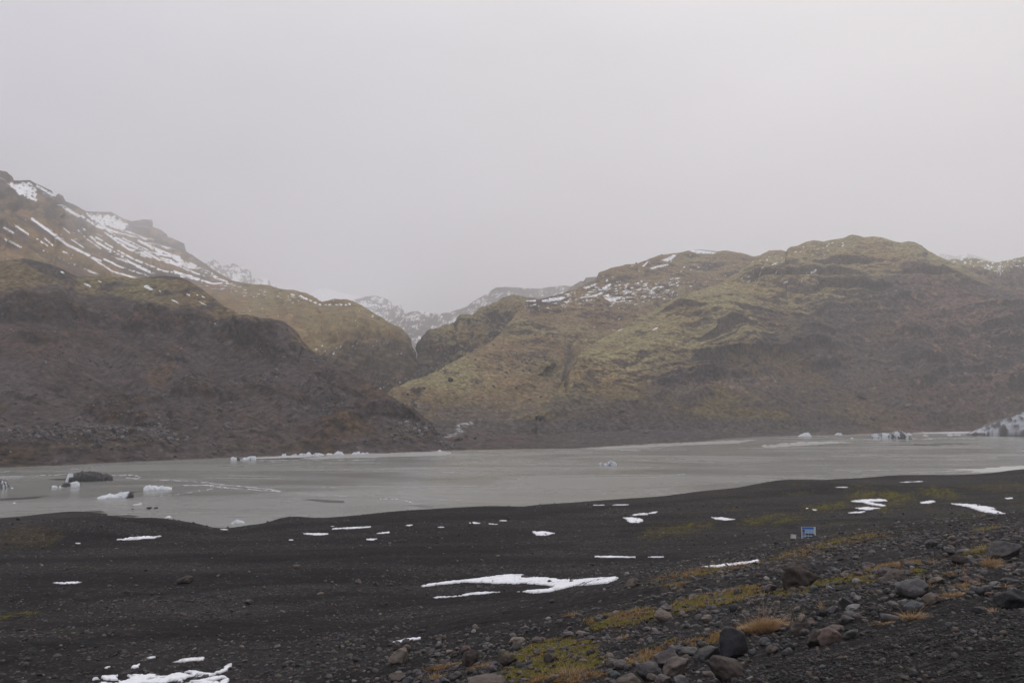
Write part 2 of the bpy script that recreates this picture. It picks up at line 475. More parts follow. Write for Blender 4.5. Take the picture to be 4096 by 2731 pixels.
def lm_paint(P, xs, ys, v, nz, yc):
    n1 = fbm(np.stack([xs / 60, ys / 40, 0 * xs], -1), 5, 41); n2 = fbm(np.stack([xs / 14, ys / 10, 0 * xs], -1), 4, 42)
    n3 = fbm(np.stack([xs / 170, ys / 90, 0 * xs], -1), 3, 43)
    c = mix(BROWN, BROWN * [.8, .85, .8], sst(-.3, .5, n1))
    c = mix(c, MOSS * .8, .75 * sst(.0, .8, n3 + .35 * n1 + .45 * sst(800, 1300, xs)))
    # fall line coordinates across the streaked face
    q = ys - .62 * xs + .00028 * xs * xs
    al = xs + ys
    str1 = fbm(np.stack([q / 17 + .4 * n1, al / 330, 0 * q], -1), 4, 44)
    str2 = fbm(np.stack([q / 6, al / 120, 0 * q], -1), 3, 45)
    face = sst(1010, 860, xs) * sst(1175, 1125, ys)
    c = c * [.95, .90, .82]
    c = mix(c, SCREE * [.72, .68, .72], face * .8 * sst(-.05, .45, fbm(np.stack([q / 40, al / 500, 0 * q + 4], -1), 3, 46)))
    # crags
    crag = sst(.05, .5, n1 + .4 * n3 + .9 * sst(85, 10, ys - yc) - .35) * sst(960, 700, xs)
    for poly in ([(-200, 690), (50, 700), (110, 800), (100, 880), (0, 890), (-200, 880)], [(100, 800), (220, 820), (300, 860), (330, 920), (230, 900), (120, 870)], [(300, 880), (390, 900), (400, 940), (330, 930)],
                 [(640, 930), (720, 975), (745, 1020), (690, 1000), (600, 950), (480, 905)]):
        crag = np.maximum(crag, poly_mask(poly, xs, ys, 22) * sst(-.5, .2, n1 + .3 * n2))
    rk = mix(ROCK * .6, MOSS_D * .45, .8 * sst(-.1, .6, n2 + .3 * sst(400, 0, xs)))
    c = mix(c, rk, crag)
    # the gorge wall: layered rock with brown tufts, ravine shade painted in as darker tones
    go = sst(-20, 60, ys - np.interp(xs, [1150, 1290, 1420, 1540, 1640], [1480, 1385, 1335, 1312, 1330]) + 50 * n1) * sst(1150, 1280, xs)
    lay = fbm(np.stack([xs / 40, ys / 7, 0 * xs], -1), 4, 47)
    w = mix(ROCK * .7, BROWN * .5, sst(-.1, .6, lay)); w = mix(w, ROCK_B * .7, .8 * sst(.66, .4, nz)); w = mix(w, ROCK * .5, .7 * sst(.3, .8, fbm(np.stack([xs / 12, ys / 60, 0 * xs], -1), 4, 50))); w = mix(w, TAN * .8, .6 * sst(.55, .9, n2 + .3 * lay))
    # dark outcrops on the brown slope
    c = mix(c, ROCK * .85, .8 * sst(.42, .75, fbm(np.stack([xs / 30, ys / 14, 0 * xs], -1), 4, 48)) * sst(850, 1000, xs)); c = mix(c, MOSS * .9, .5 * sst(.2, .8, fbm(np.stack([xs / 60, ys / 9, 0 * xs], -1), 4, 53)) * sst(850, 1000, xs))
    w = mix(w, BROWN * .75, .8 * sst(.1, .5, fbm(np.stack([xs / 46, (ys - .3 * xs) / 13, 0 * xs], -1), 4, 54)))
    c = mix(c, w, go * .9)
    # snow: streaks on the face, crusts at the crest, scraps on the slope
    up = sst(1170, 900, ys + .0 * xs)
    th = .78 - .55 * poly_mask([(560, 880), (760, 1020), (930, 1125), (800, 1120), (600, 1040), (420, 960), (330, 870), (430, 850)], xs, ys, 70) \
        - .35 * poly_mask([(40, 730), (140, 740), (330, 850), (260, 870), (100, 780)], xs, ys, 15) + .15 * sst(300, 0, xs)
    s = sst(th, th + .1, str1 + .35 * str2) * face * (1 - .75 * crag)
    s = np.maximum(s, sst(.1, .3, poly_mask([(345, 855), (446, 858), (520, 900), (500, 925), (400, 900)], xs, ys, 12) - .55 + .6 * n2))
    s = np.maximum(s, sst(.1, .3, poly_mask([(50, 735), (120, 730), (150, 760), (145, 800), (90, 770), (45, 750)], xs, ys, 10) - .5 + .7 * n2 + .4 * str1))
    line = line_mask([(128, 875), (190, 920), (270, 980), (357, 1022)], xs, ys, 5)
    s = np.maximum(s, sst(.35, .5, line + .25 * n2))
    line = line_mask([(63, 903), (110, 935)], xs, ys, 4) + line_mask([(20, 955), (85, 990)], xs, ys, 3) + line_mask([(365, 1030), (450, 1085), (620, 1135)], xs, ys, 3.5)
    s = np.maximum(s, sst(.4, .6, line + .3 * n2))
    hz = fbm(np.stack([xs / 22, ys / 3.6, 0 * xs], -1), 4, 49)
    s = np.maximum(s, sst(1.0, 1.12, hz + .55 * poly_mask([(790, 1120), (930, 1125), (1010, 1150), (1230, 1190), (1200, 1230), (980, 1190), (820, 1160)], xs, ys, 18)))
    s = np.maximum(s, sst(.4, .55, line_mask([(1165, 1175), (1240, 1200), (1290, 1222), (1400, 1215)], xs, ys + 5 * n1, 4) * sst(-.3, .2, n2)))
    for pts, w in LM_STREAKS:
        pts = [(x_ / 2.24, 600 + y_ / 2.24) for x_, y_ in pts]
        s = np.maximum(s, sst(.42, .7, line_mask(pts, xs + 4 * n1, ys + 5 * n1, w) * (1 - .7 * sst(-.1, .4, .55 * n1 + .45 * n2))))
    c = mix(c, SNOW, s)
    return c


LM_STREAKS = [([(740, 700), (870, 830), (1000, 900), (1160, 1000), (1400, 1115)], 5), ([(800, 770), (950, 880), (1110, 960)], 4), ([(860, 780), (1000, 870), (1200, 980), (1450, 1080), (1720, 1130)], 5), ([(940, 740), (1130, 870), (1350, 960)], 4.5),
              ([(880, 640), (1050, 790), (1280, 900), (1410, 970)], 5.5), ([(1000, 770), (1200, 870), (1330, 950)], 4), ([(1240, 810), (1380, 880), (1560, 950), (1720, 1040), (1900, 1110)], 6), ([(1350, 860), (1420, 920), (1600, 960)], 10),
              ([(1440, 900), (1650, 1020), (1860, 1110), (2030, 1180)], 6), ([(730, 590), (860, 680), (940, 700)], 6), ([(540, 490), (650, 560), (740, 610)], 8), ([(100, 300), (180, 390), (320, 450)], 9), ([(930, 975), (1090, 1050), (1230, 1100), (1330, 1130)], 4.5),
              ([(1220, 1040), (1390, 1115)], 4), ([(1560, 1085), (1810, 1165)], 4), ([(560, 910), (650, 945)], 4), ([(330, 800), (420, 850)], 4), ([(140, 680), (250, 750)], 3.5), ([(30, 685), (130, 750)], 4.5), ([(50, 800), (180, 870)], 3), ([(400, 790), (470, 850)], 4),
              ([(570, 700), (620, 740)], 3), ([(780, 570), (900, 690)], 6), ([(1620, 1130), (1900, 1190), (2080, 1200)], 4), ([(830, 960), (900, 990)], 5), ([(700, 720), (780, 800), (900, 880)], 3), ([(1100, 790), (1250, 860), (1420, 940)], 3.5), ([(1500, 1000), (1700, 1080), (1850, 1140)], 4),
              ([(640, 800), (760, 880)], 3), ([(960, 900), (1100, 975), (1260, 1040)], 3.5), ([(1050, 830), (1180, 900), (1300, 960)], 3), ([(1700, 1010), (1860, 1090), (1960, 1150)], 5), ([(330, 320), (470, 400)], 6), ([(150, 340), (230, 420)], 6), ([(1140, 730), (1230, 760)], 4)]
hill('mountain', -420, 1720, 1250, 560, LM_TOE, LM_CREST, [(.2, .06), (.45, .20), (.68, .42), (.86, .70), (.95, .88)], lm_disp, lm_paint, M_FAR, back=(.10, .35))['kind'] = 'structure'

# ---------- snowy peaks deep in the valley
def far_disp(a):
    def f(P, xs, ys, v, yc):
        return a * fbm(P / 160, 4, 51) + .5 * a * fbm(P / 50, 4, 52, ridge=True)
    return f


def far_paint(th, seed, ang=.5):
    def f(P, xs, ys, v, nz, yc):
        n1 = fbm(np.stack([xs / 40, ys / 22, 0 * xs], -1), 5, seed)
        n2 = fbm(np.stack([xs / 11, (ys - ang * xs) / 6, 0 * xs], -1), 4, seed + 5)
        c = mix(ROCK, BROWN * .7, sst(-.2, .5, n1))
        s = sst(th, th + .12, .6 * n1 + .6 * n2 + .9 * (nz - .8))
        return mix(c, SNOW, s)
    return f


def peak(crest, toe_y, th, seed, ang, x0, x1, amp=14):
    r = crest[0][2]
    toe = [(x0 - 50, toe_y, r * .72), (x1 + 50, toe_y, r * .72)]
    hill('mountain', x0, x1, 260, 150, toe, crest, [(.35, .35), (.7, .7), (.9, .9)], far_disp(amp), far_paint(th, seed, ang), M_FAR, back=(.1, .4))['kind'] = 'structure'


peak([(720, 1080, 4300), (790, 1068, 4300), (817, 1060, 4300), (857, 1042, 4300), (870, 1050, 4300), (888, 1069, 4300), (905, 1062, 4300), (933, 1053, 4300), (945, 1060, 4300), (960, 1069, 4300), (1000, 1087, 4300), (1004, 1108, 4300), (1040, 1121, 4300), (1053, 1113, 4300),
      (1074, 1123, 4300), (1080, 1135, 4300), (1103, 1145, 4300), (1129, 1158, 4300), (1180, 1190, 4300), (1300, 1260, 4300)], 1240, -.05, 61, .5, 730, 1290)
peak([(1100, 1240, 6200), (1160, 1205, 6200), (1223, 1181, 6200), (1250, 1170, 6200), (1277, 1159, 6200), (1312, 1157, 6200), (1348, 1168, 6200), (1402, 1183, 6200), (1451, 1192, 6200), (1520, 1215, 6200), (1650, 1280, 6200)], 1280, -.55, 63, .4, 1110, 1640, 22)
peak([(1330, 1250, 4300), (1388, 1212, 4300), (1446, 1195, 4300), (1470, 1187, 4300), (1491, 1185, 4300), (1527, 1190, 4300), (1554, 1203, 4300), (1565, 1211, 4300), (1568, 1224, 4300), (1580, 1229, 4300), (1590, 1224, 4300), (1602, 1224, 4300), (1613, 1240, 4300), (1618, 1260, 4300), (1660, 1330, 4300)], 1330, .08, 65, .6, 1340, 1655)
peak([(1540, 1300, 3300), (1600, 1268, 3300), (1621, 1257, 3300), (1647, 1248, 3300), (1692, 1247, 3300), (1732, 1255, 3300), (1765, 1254, 3300), (1795, 1250, 3300), (1839, 1238, 3300), (1875, 1223, 3300), (1897, 1207, 3300), (1929, 1188, 3300), (1960, 1169, 3300), (1982, 1152, 3300),
      (2050, 1150, 3300), (2095, 1153, 3300), (2148, 1156, 3300), (2238, 1145, 3300), (2273, 1149, 3300), (2330, 1155, 3300), (2450, 1190, 3300)], 1470, .28, 67, -1.1, 1545, 2440, 16)
peak([(2240, 1190, 2100), (2285, 1150, 2100), (2298, 1142, 2100), (2322, 1127, 2100), (2335, 1128, 2100), (2345, 1113, 2100), (2385, 1110, 2100), (2440, 1120, 2100), (2500, 1150, 2100)], 1220, .75, 69, .2, 2245, 2495, 5)
peak([(3640, 1070, 5400), (3700, 1040, 5400), (3747, 1023, 5400), (3769, 1019, 5400), (3823, 1029, 5400), (3867, 1017, 5400), (3903, 1026, 5400), (3961, 1047, 5400), (4020, 1062, 5400), (4150, 1080, 5400), (4500, 1100, 5400)], 1180, .25, 71, .3, 3650, 4480, 14)

# ---------- wall on the east side of the gorge
RW_CREST = [(1640, 1520, 830), (1668, 1450, 860), (1676, 1430, 865), (1686, 1412, 870), (1692, 1366, 875), (1701, 1342, 880), (1714, 1328, 890), (1750, 1320, 910), (1821, 1293, 940), (1844, 1268, 950), (1893, 1263, 970), (1920, 1239, 980), (1960, 1226, 990), (2004, 1204, 1010),
            (2050, 1190, 1030), (2090, 1192, 1040), (2130, 1200, 1050), (2250, 1240, 1080)]
RW_TOE = [(1600, 1590, 760), (1700, 1570, 765), (1900, 1500, 790), (2260, 1400, 850)]


def rw_disp(P, xs, ys, v, yc):
    return 5 * fbm(P / 40, 4, 81) + 7 * fbm(P * [1 / 30, 1 / 30, 1 / 90], 4, 82, ridge=True) + 2 * np.sin((P[:, 2] + 9 * fbm(P / 50, 3, 83)) / 6)


def rw_paint(P, xs, ys, v, nz, yc):
    n1 = fbm(P / 45, 5, 84); n2 = fbm(P / 11, 4, 85)
    c = mix(ROCK, ROCK_B, sst(-.3, .4, n1))
    c = mix(c, MOSS * .8, .9 * sst(.45, .75, nz + .35 * n1)); c = mix(c, BROWN * .8, .7 * sst(.1, .6, n1 + .4 * n2))
    c = mix(c, ROCK_B * .8, .7 * sst(1760, 1700, xs + 20 * n1))
    return c


hill('cliff', 1640, 2230, 380, 280, RW_TOE, RW_CREST, [(.3, .35), (.6, .55), (.85, .75), (.95, .9)], rw_disp, rw_paint, M_HILL, back=(.08, .1))['kind'] = 'structure'

# ---------- mossy hill with the snow basin
RA_CREST = [(1420, 1700, 560), (1480, 1625, 585), (1545, 1573, 610), (1570, 1552, 620), (1625, 1524, 650), (1680, 1508, 670), (1737, 1488, 690), (1775, 1466, 710), (1817, 1444, 730), (1870, 1418, 760), (1938, 1381, 800), (2000, 1338, 840), (2045, 1285, 880), (2075, 1235, 920), (2105, 1203, 950), (2160, 1196, 980), (2240, 1178, 1010),
            (2298, 1158, 1030), (2345, 1132, 1060), (2383, 1117, 1080), (2398, 1093, 1100), (2452, 1073, 1130), (2505, 1060, 1160), (2550, 1055, 1180), (2577, 1042, 1190), (2639, 1022, 1230), (2706, 1015, 1250), (2755, 1004, 1270), (2800, 1000, 1290),
            (2867, 1009, 1290), (2898, 1006, 1290), (2965, 1015, 1290), (3014, 1031, 1290), (3040, 1025, 1310), (3077, 1003, 1330), (3122, 1002, 1340), (3160, 1012, 1340), (3350, 1100, 1330)]
RA_TOE = [(1400, 1745, 470), (1550, 1744, 480), (1750, 1738, 505), (2050, 1736, 535), (2300, 1735, 560), (2800, 1730, 600), (3350, 1725, 640)]
GULLY = [(2262, 1530), (2266, 1480), (2290, 1425), (2282, 1392), (2330, 1330), (2400, 1285), (2446, 1290), (2446, 1240)]


def ra_disp(P, xs, ys, v, yc):
    d = 6 * fbm(P / 85, 4, 91) + 2.0 * fbm(P * [1 / 30, 1 / 30, 1 / 9], 4, 92)
    s = P[:, 2] - .22 * P[:, 0] + 10 * fbm(P / 70, 3, 93)
    d += 1.8 * np.sin(s / 5.5) * sst(-.3, .5, perlin(P / 60, 94))
    out = sst(.4, .9, fbm(P / 48, 4, 95)) * .7
    d += out * (2.2 + 2.0 * fbm(P / 14, 3, 96, ridge=True))
    d -= 1.6 * line_mask(GULLY[:4], xs + 16 * perlin(P / 20, 97), ys, 8) + 1.5 * line_mask(GULLY, xs + 12 * perlin(P / 25, 97), ys, 14) + 3 * line_mask(GULLY[:4], xs, ys, 40)
    d *= .35 + .65 * sst(1740, 1640, ys)
    low = sst(1560, 1640, ys)
    return d + low * 1.6 * fbm(P / 9, 3, 98)


def ra_paint(P, xs, ys, v, nz, yc):
    n1 = fbm(P / 60, 5, 101); n2 = fbm(P / 12, 4, 102); n3 = fbm(P / 160, 3, 103)
    lay = fbm(P * [1 / 50, 1 / 50, 1 / 7], 4, 104)
    c = mix(MOSS * .92, BROWN * .95, sst(-.35, .55, n3 + .5 * n1 + .35 * sst(2000, 2300, xs) * sst(1700, 1400, ys)))
    c = mix(c, MOSS_D, .6 * sst(.0, .7, lay))
    c = mix(c, RUST * .9, .55 * (line_mask(GULLY, xs, ys, 40) + line_mask([(2140, 1190), (2150, 1260), (2200, 1350), (2250, 1430)], xs + 18 * n1, ys, 30)) * sst(-.5, .4, n2))
    st = sst(.80, .62, nz + .05 * n2)
    c = mix(c, ROCK, .9 * st)
    c = mix(c, ROCK, .8 * sst(.55, .85, fbm(P * [1 / 22, 1 / 22, 1 / 12], 4, 105)))
    c = mix(c, ROCK_B, .55 * line_mask(GULLY[:4], xs + 16 * n2, ys, 6))
    # greyer rubble and bare bank at the foot, flat gravel delta below
    low = .85 * sst(1560, 1650, ys + 45 * n1 - .04 * (xs - 2000))
    f = mix(SCREE * .95, MOSS_D * 1.1, sst(-.4, .3, n1 + .5 * n2)); f = mix(f, ROCK, .6 * sst(.3, .8, n2))
    c = mix(c, f, low)
    bank = sst(1672, 1690, ys + 10 * n1)
    c = mix(c, SCREE * [.82, .83, .88], bank * .85)
    flat = sst(1728, 1738, ys)
    fl = mix(RED * .8, SCREE * .8, sst(-.3, .3, fbm(P * [1 / 60, 1 / 10, 1], 3, 106)))
    c = mix(c, fl, flat)
    stm = line_mask([(1890, 1690), (1850, 1700), (1830, 1712), (1850, 1722), (1810, 1738), (1740, 1760)], xs + 8 * n2, ys + 3 * n1, 7) * sst(.0, .4, n2 + .1)
    c = mix(c, np.array([.5, .5, .5]), .8 * stm)
    # snow in the basin
    hz = fbm(np.stack([xs / 26, (ys + .12 * xs) / 6.5, 0 * xs], -1), 4, 107)
    core = poly_mask([(2090, 1190), (2200, 1180), (2330, 1140), (2440, 1130), (2560, 1120), (2700, 1110), (2740, 1140), (2650, 1200), (2500, 1220), (2330, 1215), (2180, 1235), (2110, 1225)], xs, ys, 30)
    s = sst(.62, .74, hz + .52 * core - .12)
    s *= sst(.06, .3, core + .25 * sst(1240, 1100, ys) * sst(2250, 2350, xs) + .1)
    for poly in ([(2757, 1003), (2800, 1000), (2867, 1010), (2850, 1016), (2790, 1016)], [(2165, 1200), (2250, 1186), (2268, 1192), (2240, 1203), (2170, 1207)], [(2097, 1200), (2140, 1195), (2143, 1206), (2105, 1204)], [(2640, 1040), (2700, 1018), (2708, 1022), (2665, 1045)],
                 [(2405, 1158), (2445, 1133), (2448, 1142), (2425, 1160)], [(2570, 1065), (2592, 1044), (2594, 1050), (2576, 1066)], [(2410, 1187), (2470, 1190), (2465, 1204), (2440, 1207)], [(2330, 1150), (2380, 1132), (2392, 1133), (2340, 1155)], [(2600, 1073), (2670, 1055), (2680, 1060), (2610, 1077)], [(2335, 1184), (2390, 1180), (2385, 1186), (2338, 1190)]):
        s = np.maximum(s, sst(.42, .58, poly_mask(poly, xs + 6 * n1, ys + 3 * n1, 5) + .25 * n2))
    dk = poly_mask([(2100, 1198), (2240, 1176), (2280, 1200), (2190, 1228), (2120, 1235)], xs, ys, 10)
    c = mix(c, ROCK * .9, .85 * dk)
    s = np.maximum(s, sst(.9, 1.0, hz + .2) * sst(1480, 1180, ys) * sst(2280, 2420, xs) * .9)
    c = mix(c, SNOW, s)
    return c


hill('hill', 1400, 3330, 1250, 560, RA_TOE, RA_CREST, [(.07, .06), (.12, .11), (.3, .33), (.5, .52), (.7, .70), (.86, .84), (.95, .93)], ra_disp, ra_paint, M_HILL, shore=SHORE, back=(.08, .05))['kind'] = 'structure'

# ---------- the big rounded hill in the east
RB_CREST = [(2150, 1660, 560), (2200, 1600, 610), (2262, 1530, 670), (2285, 1470, 700), (2325, 1402, 740), (2380, 1366, 770), (2474, 1322, 810), (2540, 1285, 835), (2621, 1243, 865), (2720, 1186, 900), (2800, 1163, 930), (2876, 1140, 950), (2920, 1112, 970), (2965, 1088, 990), (3000, 1065, 1010), (3020, 1045, 1030), (3080, 1030, 1060), (3142, 1016, 1090), (3153, 1000, 1095),
            (3164, 992, 1100), (3193, 984, 1110), (3225, 970, 1115), (3256, 965, 1120), (3292, 970, 1125), (3314, 967, 1130), (3372, 957, 1135), (3392, 948, 1138), (3410, 942, 1140), (3457, 953, 1140), (3492, 950, 1140), (3528, 954, 1135), (3573, 968, 1130), (3604, 973, 1125), (3635, 966, 1120), (3662, 971, 1115),
            (3689, 984, 1110), (3711, 1004, 1100), (3742, 1024, 1085), (3783, 1040, 1070), (3827, 1062, 1050), (3881, 1089, 1030), (3960, 1128, 1005), (4096, 1180, 980), (4300, 1240, 960), (4700, 1300, 940)]
RB_TOE = [(2100, 1736, 528), (2300, 1735, 545), (2700, 1728, 570), (3100, 1721, 596), (3500, 1712, 650), (4096, 1705, 710), (4700, 1700, 740)]


def rb_disp(P, xs, ys, v, yc):
    d = 7 * fbm(P / 95, 4, 111) + 1.6 * fbm(P / 13, 4, 112)
    cl = rb_cliff(P, xs, ys)
    s = P[:, 2] - .10 * P[:, 0] + .0 * P[:, 1] + 13 * fbm(P / 85, 3, 113)
    ph = s / 23.0
    f = ph - np.floor(ph)
    bench = sst(0, .3, f) - f
    strength = (.2 + .95 * sst(-.2, .4, perlin(P / 80, 114))) * sst(1700, 1600, ys)
    d += 13.0 * bench * strength
    f2 = s / 7.3; f2 -= np.floor(f2)
    d += 3.2 * (sst(0, .35, f2) - f2) * strength
    d += cl * 1.5 * fbm(P * [1 / 13, 1 / 13, 1 / 40], 3, 115, ridge=True)
    d += sst(3400, 3800, xs) * sst(1200, 1350, ys) * 5 * fbm(P / 30, 4, 116, ridge=True)
    return d


def rb_cliff(P, xs, ys):
    lim = np.interp(xs, [2270, 2450, 2700, 2900, 3100, 3300, 3450, 3600, 3750, 4100], [1640, 1570, 1420, 1345, 1255, 1180, 1125, 1080, 1045, 1060])
    return sst(-45, 90, ys - lim + 85 * fbm(P * [1 / 90, 1 / 90, 1 / 35], 3, 117))


def rb_paint(P, xs, ys, v, nz, yc):
    n1 = fbm(P / 60, 5, 121); n2 = fbm(P / 11, 4, 122); n3 = fbm(P / 150, 3, 123)
    lay = fbm(P * [1 / 60, 1 / 60, 1 / 6], 4, 124)
    cl = rb_cliff(P, xs, ys)
    moss = mix(MOSS, MOSS * [1.05, .9, .8], sst(-.2, .5, n3)); moss = mix(moss, MOSS_D, .7 * sst(.05, .7, lay)); moss = mix(moss, BROWN * .85, .6 * sst(.2, .7, n1 + .4 * lay))
    st = sst(.84, .6, nz + .06 * n2)
    moss = mix(moss, ROCK, .9 * st)
    vert = fbm(P * [1 / 5, 1 / 5, 1 / 50], 3, 125)
    rock = mix(ROCK_B * 1.05, ROCK, sst(-.4, .4, n1)); rock = mix(rock, RED * .95, sst(.0, .9, n3 + sst(3450, 3900, xs) + .4 * n1 - .25)); rock = mix(rock, ROCK_B * .7, .4 * sst(.1, .8, vert)); rock = mix(rock, ROCK_B * .72, .85 * sst(.62, .42, nz))
    rock = mix(rock, TAN * .8, .8 * sst(.62, .95, fbm(P / 13, 4, 126) + .3 * sst(3200, 3700, xs))); rock = mix(rock, SCREE * 1.35, .6 * sst(.5, .9, fbm(P / 4.2, 3, 128)))
    # moss keeps to the ledges between the cliffs
    led = sst(.62, .8, nz + .1 * n2) * sst(3700, 3300, xs - .5 * (ys - 1200)) * sst(1.25, .2, cl + .3 * n1)
    rock = mix(rock, MOSS_D * 1.1, .9 * led)
    ol = sst(.1, .6, n1 + .35 * n2) * sst(3900, 3000, xs + .0 * ys)
    rock = mix(rock, MOSS_D * .95, .65 * ol)
    c = mix(moss, rock * [1.14, 1.04, 1.03], cl)
    # scree and boulder slope at the foot
    low = sst(1530, 1610, ys + 30 * n1)
    f = mix(ROCK * 1.1, MOSS_D, sst(-.2, .5, n1 + .4 * n2)); f = mix(f, RED * .85, sst(3200, 3700, xs) * sst(-.4, .3, n1)); f = mix(f, SCREE, .5 * sst(.3, .8, n2))
    c = mix(c, f, .8 * low)
    pale = line_mask([(2720, 1545), (2830, 1530), (2960, 1545), (3100, 1520)], xs + 20 * n1, ys + 10 * n2, 22) * sst(0, .5, vert + n2)
    c = mix(c, TAN * .9, .8 * pale)
    bank = sst(1670, 1690, ys + 14 * n1) * sst(3500, 3200, xs)
    c = mix(c, SCREE * [.82, .83, .9], bank * .8)
    sn = sst(1.0, 1.1, fbm(np.stack([xs / 16, (ys + .35 * xs) / 4.5, 0 * xs], -1), 3, 127) + .5 * sst(120, 20, ys - yc) * sst(3650, 3200, xs) * sst(2700, 3000, xs) - .12)
    for x, y, a, h in ((3315, 975, 5, 2), (3330, 971, 7, 2), (3372, 972, 6, 2), (3310, 983, 8, 2), (3098, 1056, 16, 3), (3050, 1070, 8, 3), (3255, 1086, 14, 2), (3240, 1094, 16, 2), (3207, 1125, 4, 2), (2480, 1320, 14, 2), (2620, 1315, 14, 4), (3040, 1095, 8, 3), (3140, 1130, 10, 2)):
        sn = np.maximum(sn, sst(.3, .5, 1 - ((xs - x) / a) ** 2 - ((ys - y + .35 * (xs - x)) / h) ** 2 + .4 * n2))
    c = mix(c, SNOW, sn)
    return c


hill('hill', 2150, 4560, 1500, 620, RB_TOE, RB_CREST, [(.06, .05), (.12, .12), (.32, .34), (.55, .5), (.76, .64), (.89, .80), (.96, .91)], rb_disp, rb_paint, M_HILL, shore=SHORE, back=(.10, .3))['kind'] = 'structure'

RC_CREST = [(3650, 1120, 1250), (3760, 1060, 1250), (3805, 1044, 1250), (3872, 1039, 1250), (3903, 1042, 1250), (3939, 1055, 1250), (3983, 1059, 1250), (4028, 1053, 1250), (4064, 1037, 1250), (4096, 1034, 1250), (4200, 1020, 1250), (4400, 1040, 1250), (4700, 1060, 1250)]
RC_TOE = [(3600, 1350, 980), (4096, 1330, 930), (4700, 1380, 900)]


def rc_paint(P, xs, ys, v, nz, yc):
    n1 = fbm(P / 50, 5, 131); n2 = fbm(P / 11, 4, 132)
    c = mix(RED * 1.15, TAN * .75, sst(-.2, .6, n1)); c = mix(c, ROCK, sst(.0, .6, n2 + .4 * n1))
    g = sst(40, 18, ys - yc + 14 * n1)
    c = mix(c, MOSS * .95, g); 
    s = sst(.85, 1.0, fbm(np.stack([xs / 18, ys / 5, 0 * xs], -1), 3, 133) + .7 * sst(60, 10, ys - yc) - .1)
    return mix(c, SNOW, s)


hill('hill', 3650, 4600, 480, 200, RC_TOE, RC_CREST, [(.4, .3), (.7, .55), (.9, .8)], rw_disp, rc_paint, M_HILL, back=(.1, .2))['kind'] = 'structure'
# ----------------------------------------------------------------- near ground
def P3(x, y, r=None, z=None):
    return at_range(x, y, r) if r is not None else on_level(x, y, z)


_ctl = []
for x, y, r in ((4096, 2731, 10.5), (4096, 2600, 12.8), (4096, 2450, 17.5), (4096, 2300, 26), (4096, 2200, 37), (4096, 2120, 50), (4096, 2056, 64),
                (3500, 2731, 12), (3500, 2600, 15.5), (3500, 2450, 21.5), (3500, 2330, 29.5), (3500, 2230, 41), (3500, 2150, 54), (3500, 2113, 61),
                (3000, 2731, 14.8), (3000, 2640, 18), (3000, 2500, 24), (3000, 2400, 30.5), (3000, 2300, 40), (3000, 2240, 48), (3100, 2180, 57),
                (2500, 2731, 19), (2500, 2600, 24.5), (2500, 2480, 31.5), (2500, 2380, 40), (2500, 2310, 48),
                (2000, 2731, 24), (2000, 2620, 30), (2000, 2500, 38), (2000, 2440, 44),
                (1500, 2731, 31), (1500, 2640, 36), (1500, 2540, 43),
                (1000, 2731, 37), (1000, 2600, 44), (400, 2731, 40.5), (400, 2550, 48.5), (0, 2731, 41.5), (-500, 2731, 43), (4700, 2731, 9.5), (4700, 2300, 26), (4700, 2060, 60)):
    _ctl.append(P3(x, y, r=r))
for x, y, z in ((2000, 2400, 8.1), (2500, 2270, 7.8), (3000, 2180, 8.2), (3500, 2098, 8.6), (4090, 2035, 9.6), (1500, 2490, 8.1), (1000, 2480, 7.9), (400, 2450, 7.6), (0, 2500, 7.6), (-500, 2500, 7.6),
                (0, 2300, 7.2), (500, 2300, 7.2), (1000, 2300, 7.2), (1500, 2300, 7.4), (2000, 2250, 7.4), (2500, 2180, 7.5), (3000, 2120, 7.8), (3500, 2060, 8.1), (4096, 1990, 8.8),
                (0, 2200, 6.6), (250, 2175, 6.7), (480, 2168, 6.9), (700, 2170, 6.9), (860, 2140, 6.6), (1050, 2160, 6.9), (1500, 2150, 7.1), (2000, 2120, 7.2), (2500, 2090, 7.3), (3000, 2030, 7.6), (3500, 1980, 7.9), (4096, 1930, 8.4),
                (-500, 2140, 5.4), (0, 2104, 5.6), (150, 2085, 6.4), (268, 2075, 7.4), (328, 2066, 8.0), (387, 2061, 8.3), (447, 2061, 8.2), (491, 2070, 7.8), (518, 2079, 7.3), (551, 2073, 7.8), (605, 2069, 8.1), (655, 2072, 7.9), (714, 2080, 7.5), (795, 2094, 6.9), (866, 2111, 6.2),
                (963, 2104, 6.3), (1029, 2095, 6.6), (1076, 2087, 6.9), (1118, 2072, 7.4), (1163, 2065, 7.6), (1207, 2066, 7.5), (1249, 2070, 7.2), (1356, 2066, 7.1), (1446, 2058, 7.1), (1580, 2044, 7.1), (1759, 2033, 7.1),
                (1982, 2023, 7.1), (2099, 2026, 6.9), (2150, 2019, 7.0), (2291, 2009, 7.0), (2452, 1997, 7.0), (2653, 1983, 6.9), (2809, 1963, 7.1), (2943, 1950, 7.1), (3077, 1938, 6.9), (3120, 1919, 8.6), (3189, 1929, 7.2), (3314, 1917, 7.2),
                (3448, 1910, 7.2), (3604, 1899, 7.6), (3716, 1902, 7.2), (3952, 1896, 7.1), (4010, 1885, 7.8), (4059, 1887, 7.3), (4096, 1876, 7.8), (4300, 1865, 7.8), (4700, 1850, 7.8),
                (-500, 2085, .4), (0, 2071, .35), (149, 2057, .4), (313, 2044, .25), (380, 2049, -.1), (430, 2054, -.8)):
    _ctl.append(P3(x, y, z=z))
_ctl += [np.array(p, float) for p in ((0, 0, EYE - 1.75), (6, 2, EYE - .6), (-6, 2, EYE - 3.0), (0, -8, EYE - .6), (8, -8, EYE + .8), (-10, -6, EYE - 2.2), (20, 0, EYE + 1.5), (-30, 10, EYE - 9), (-45, 25, EYE - 14))]
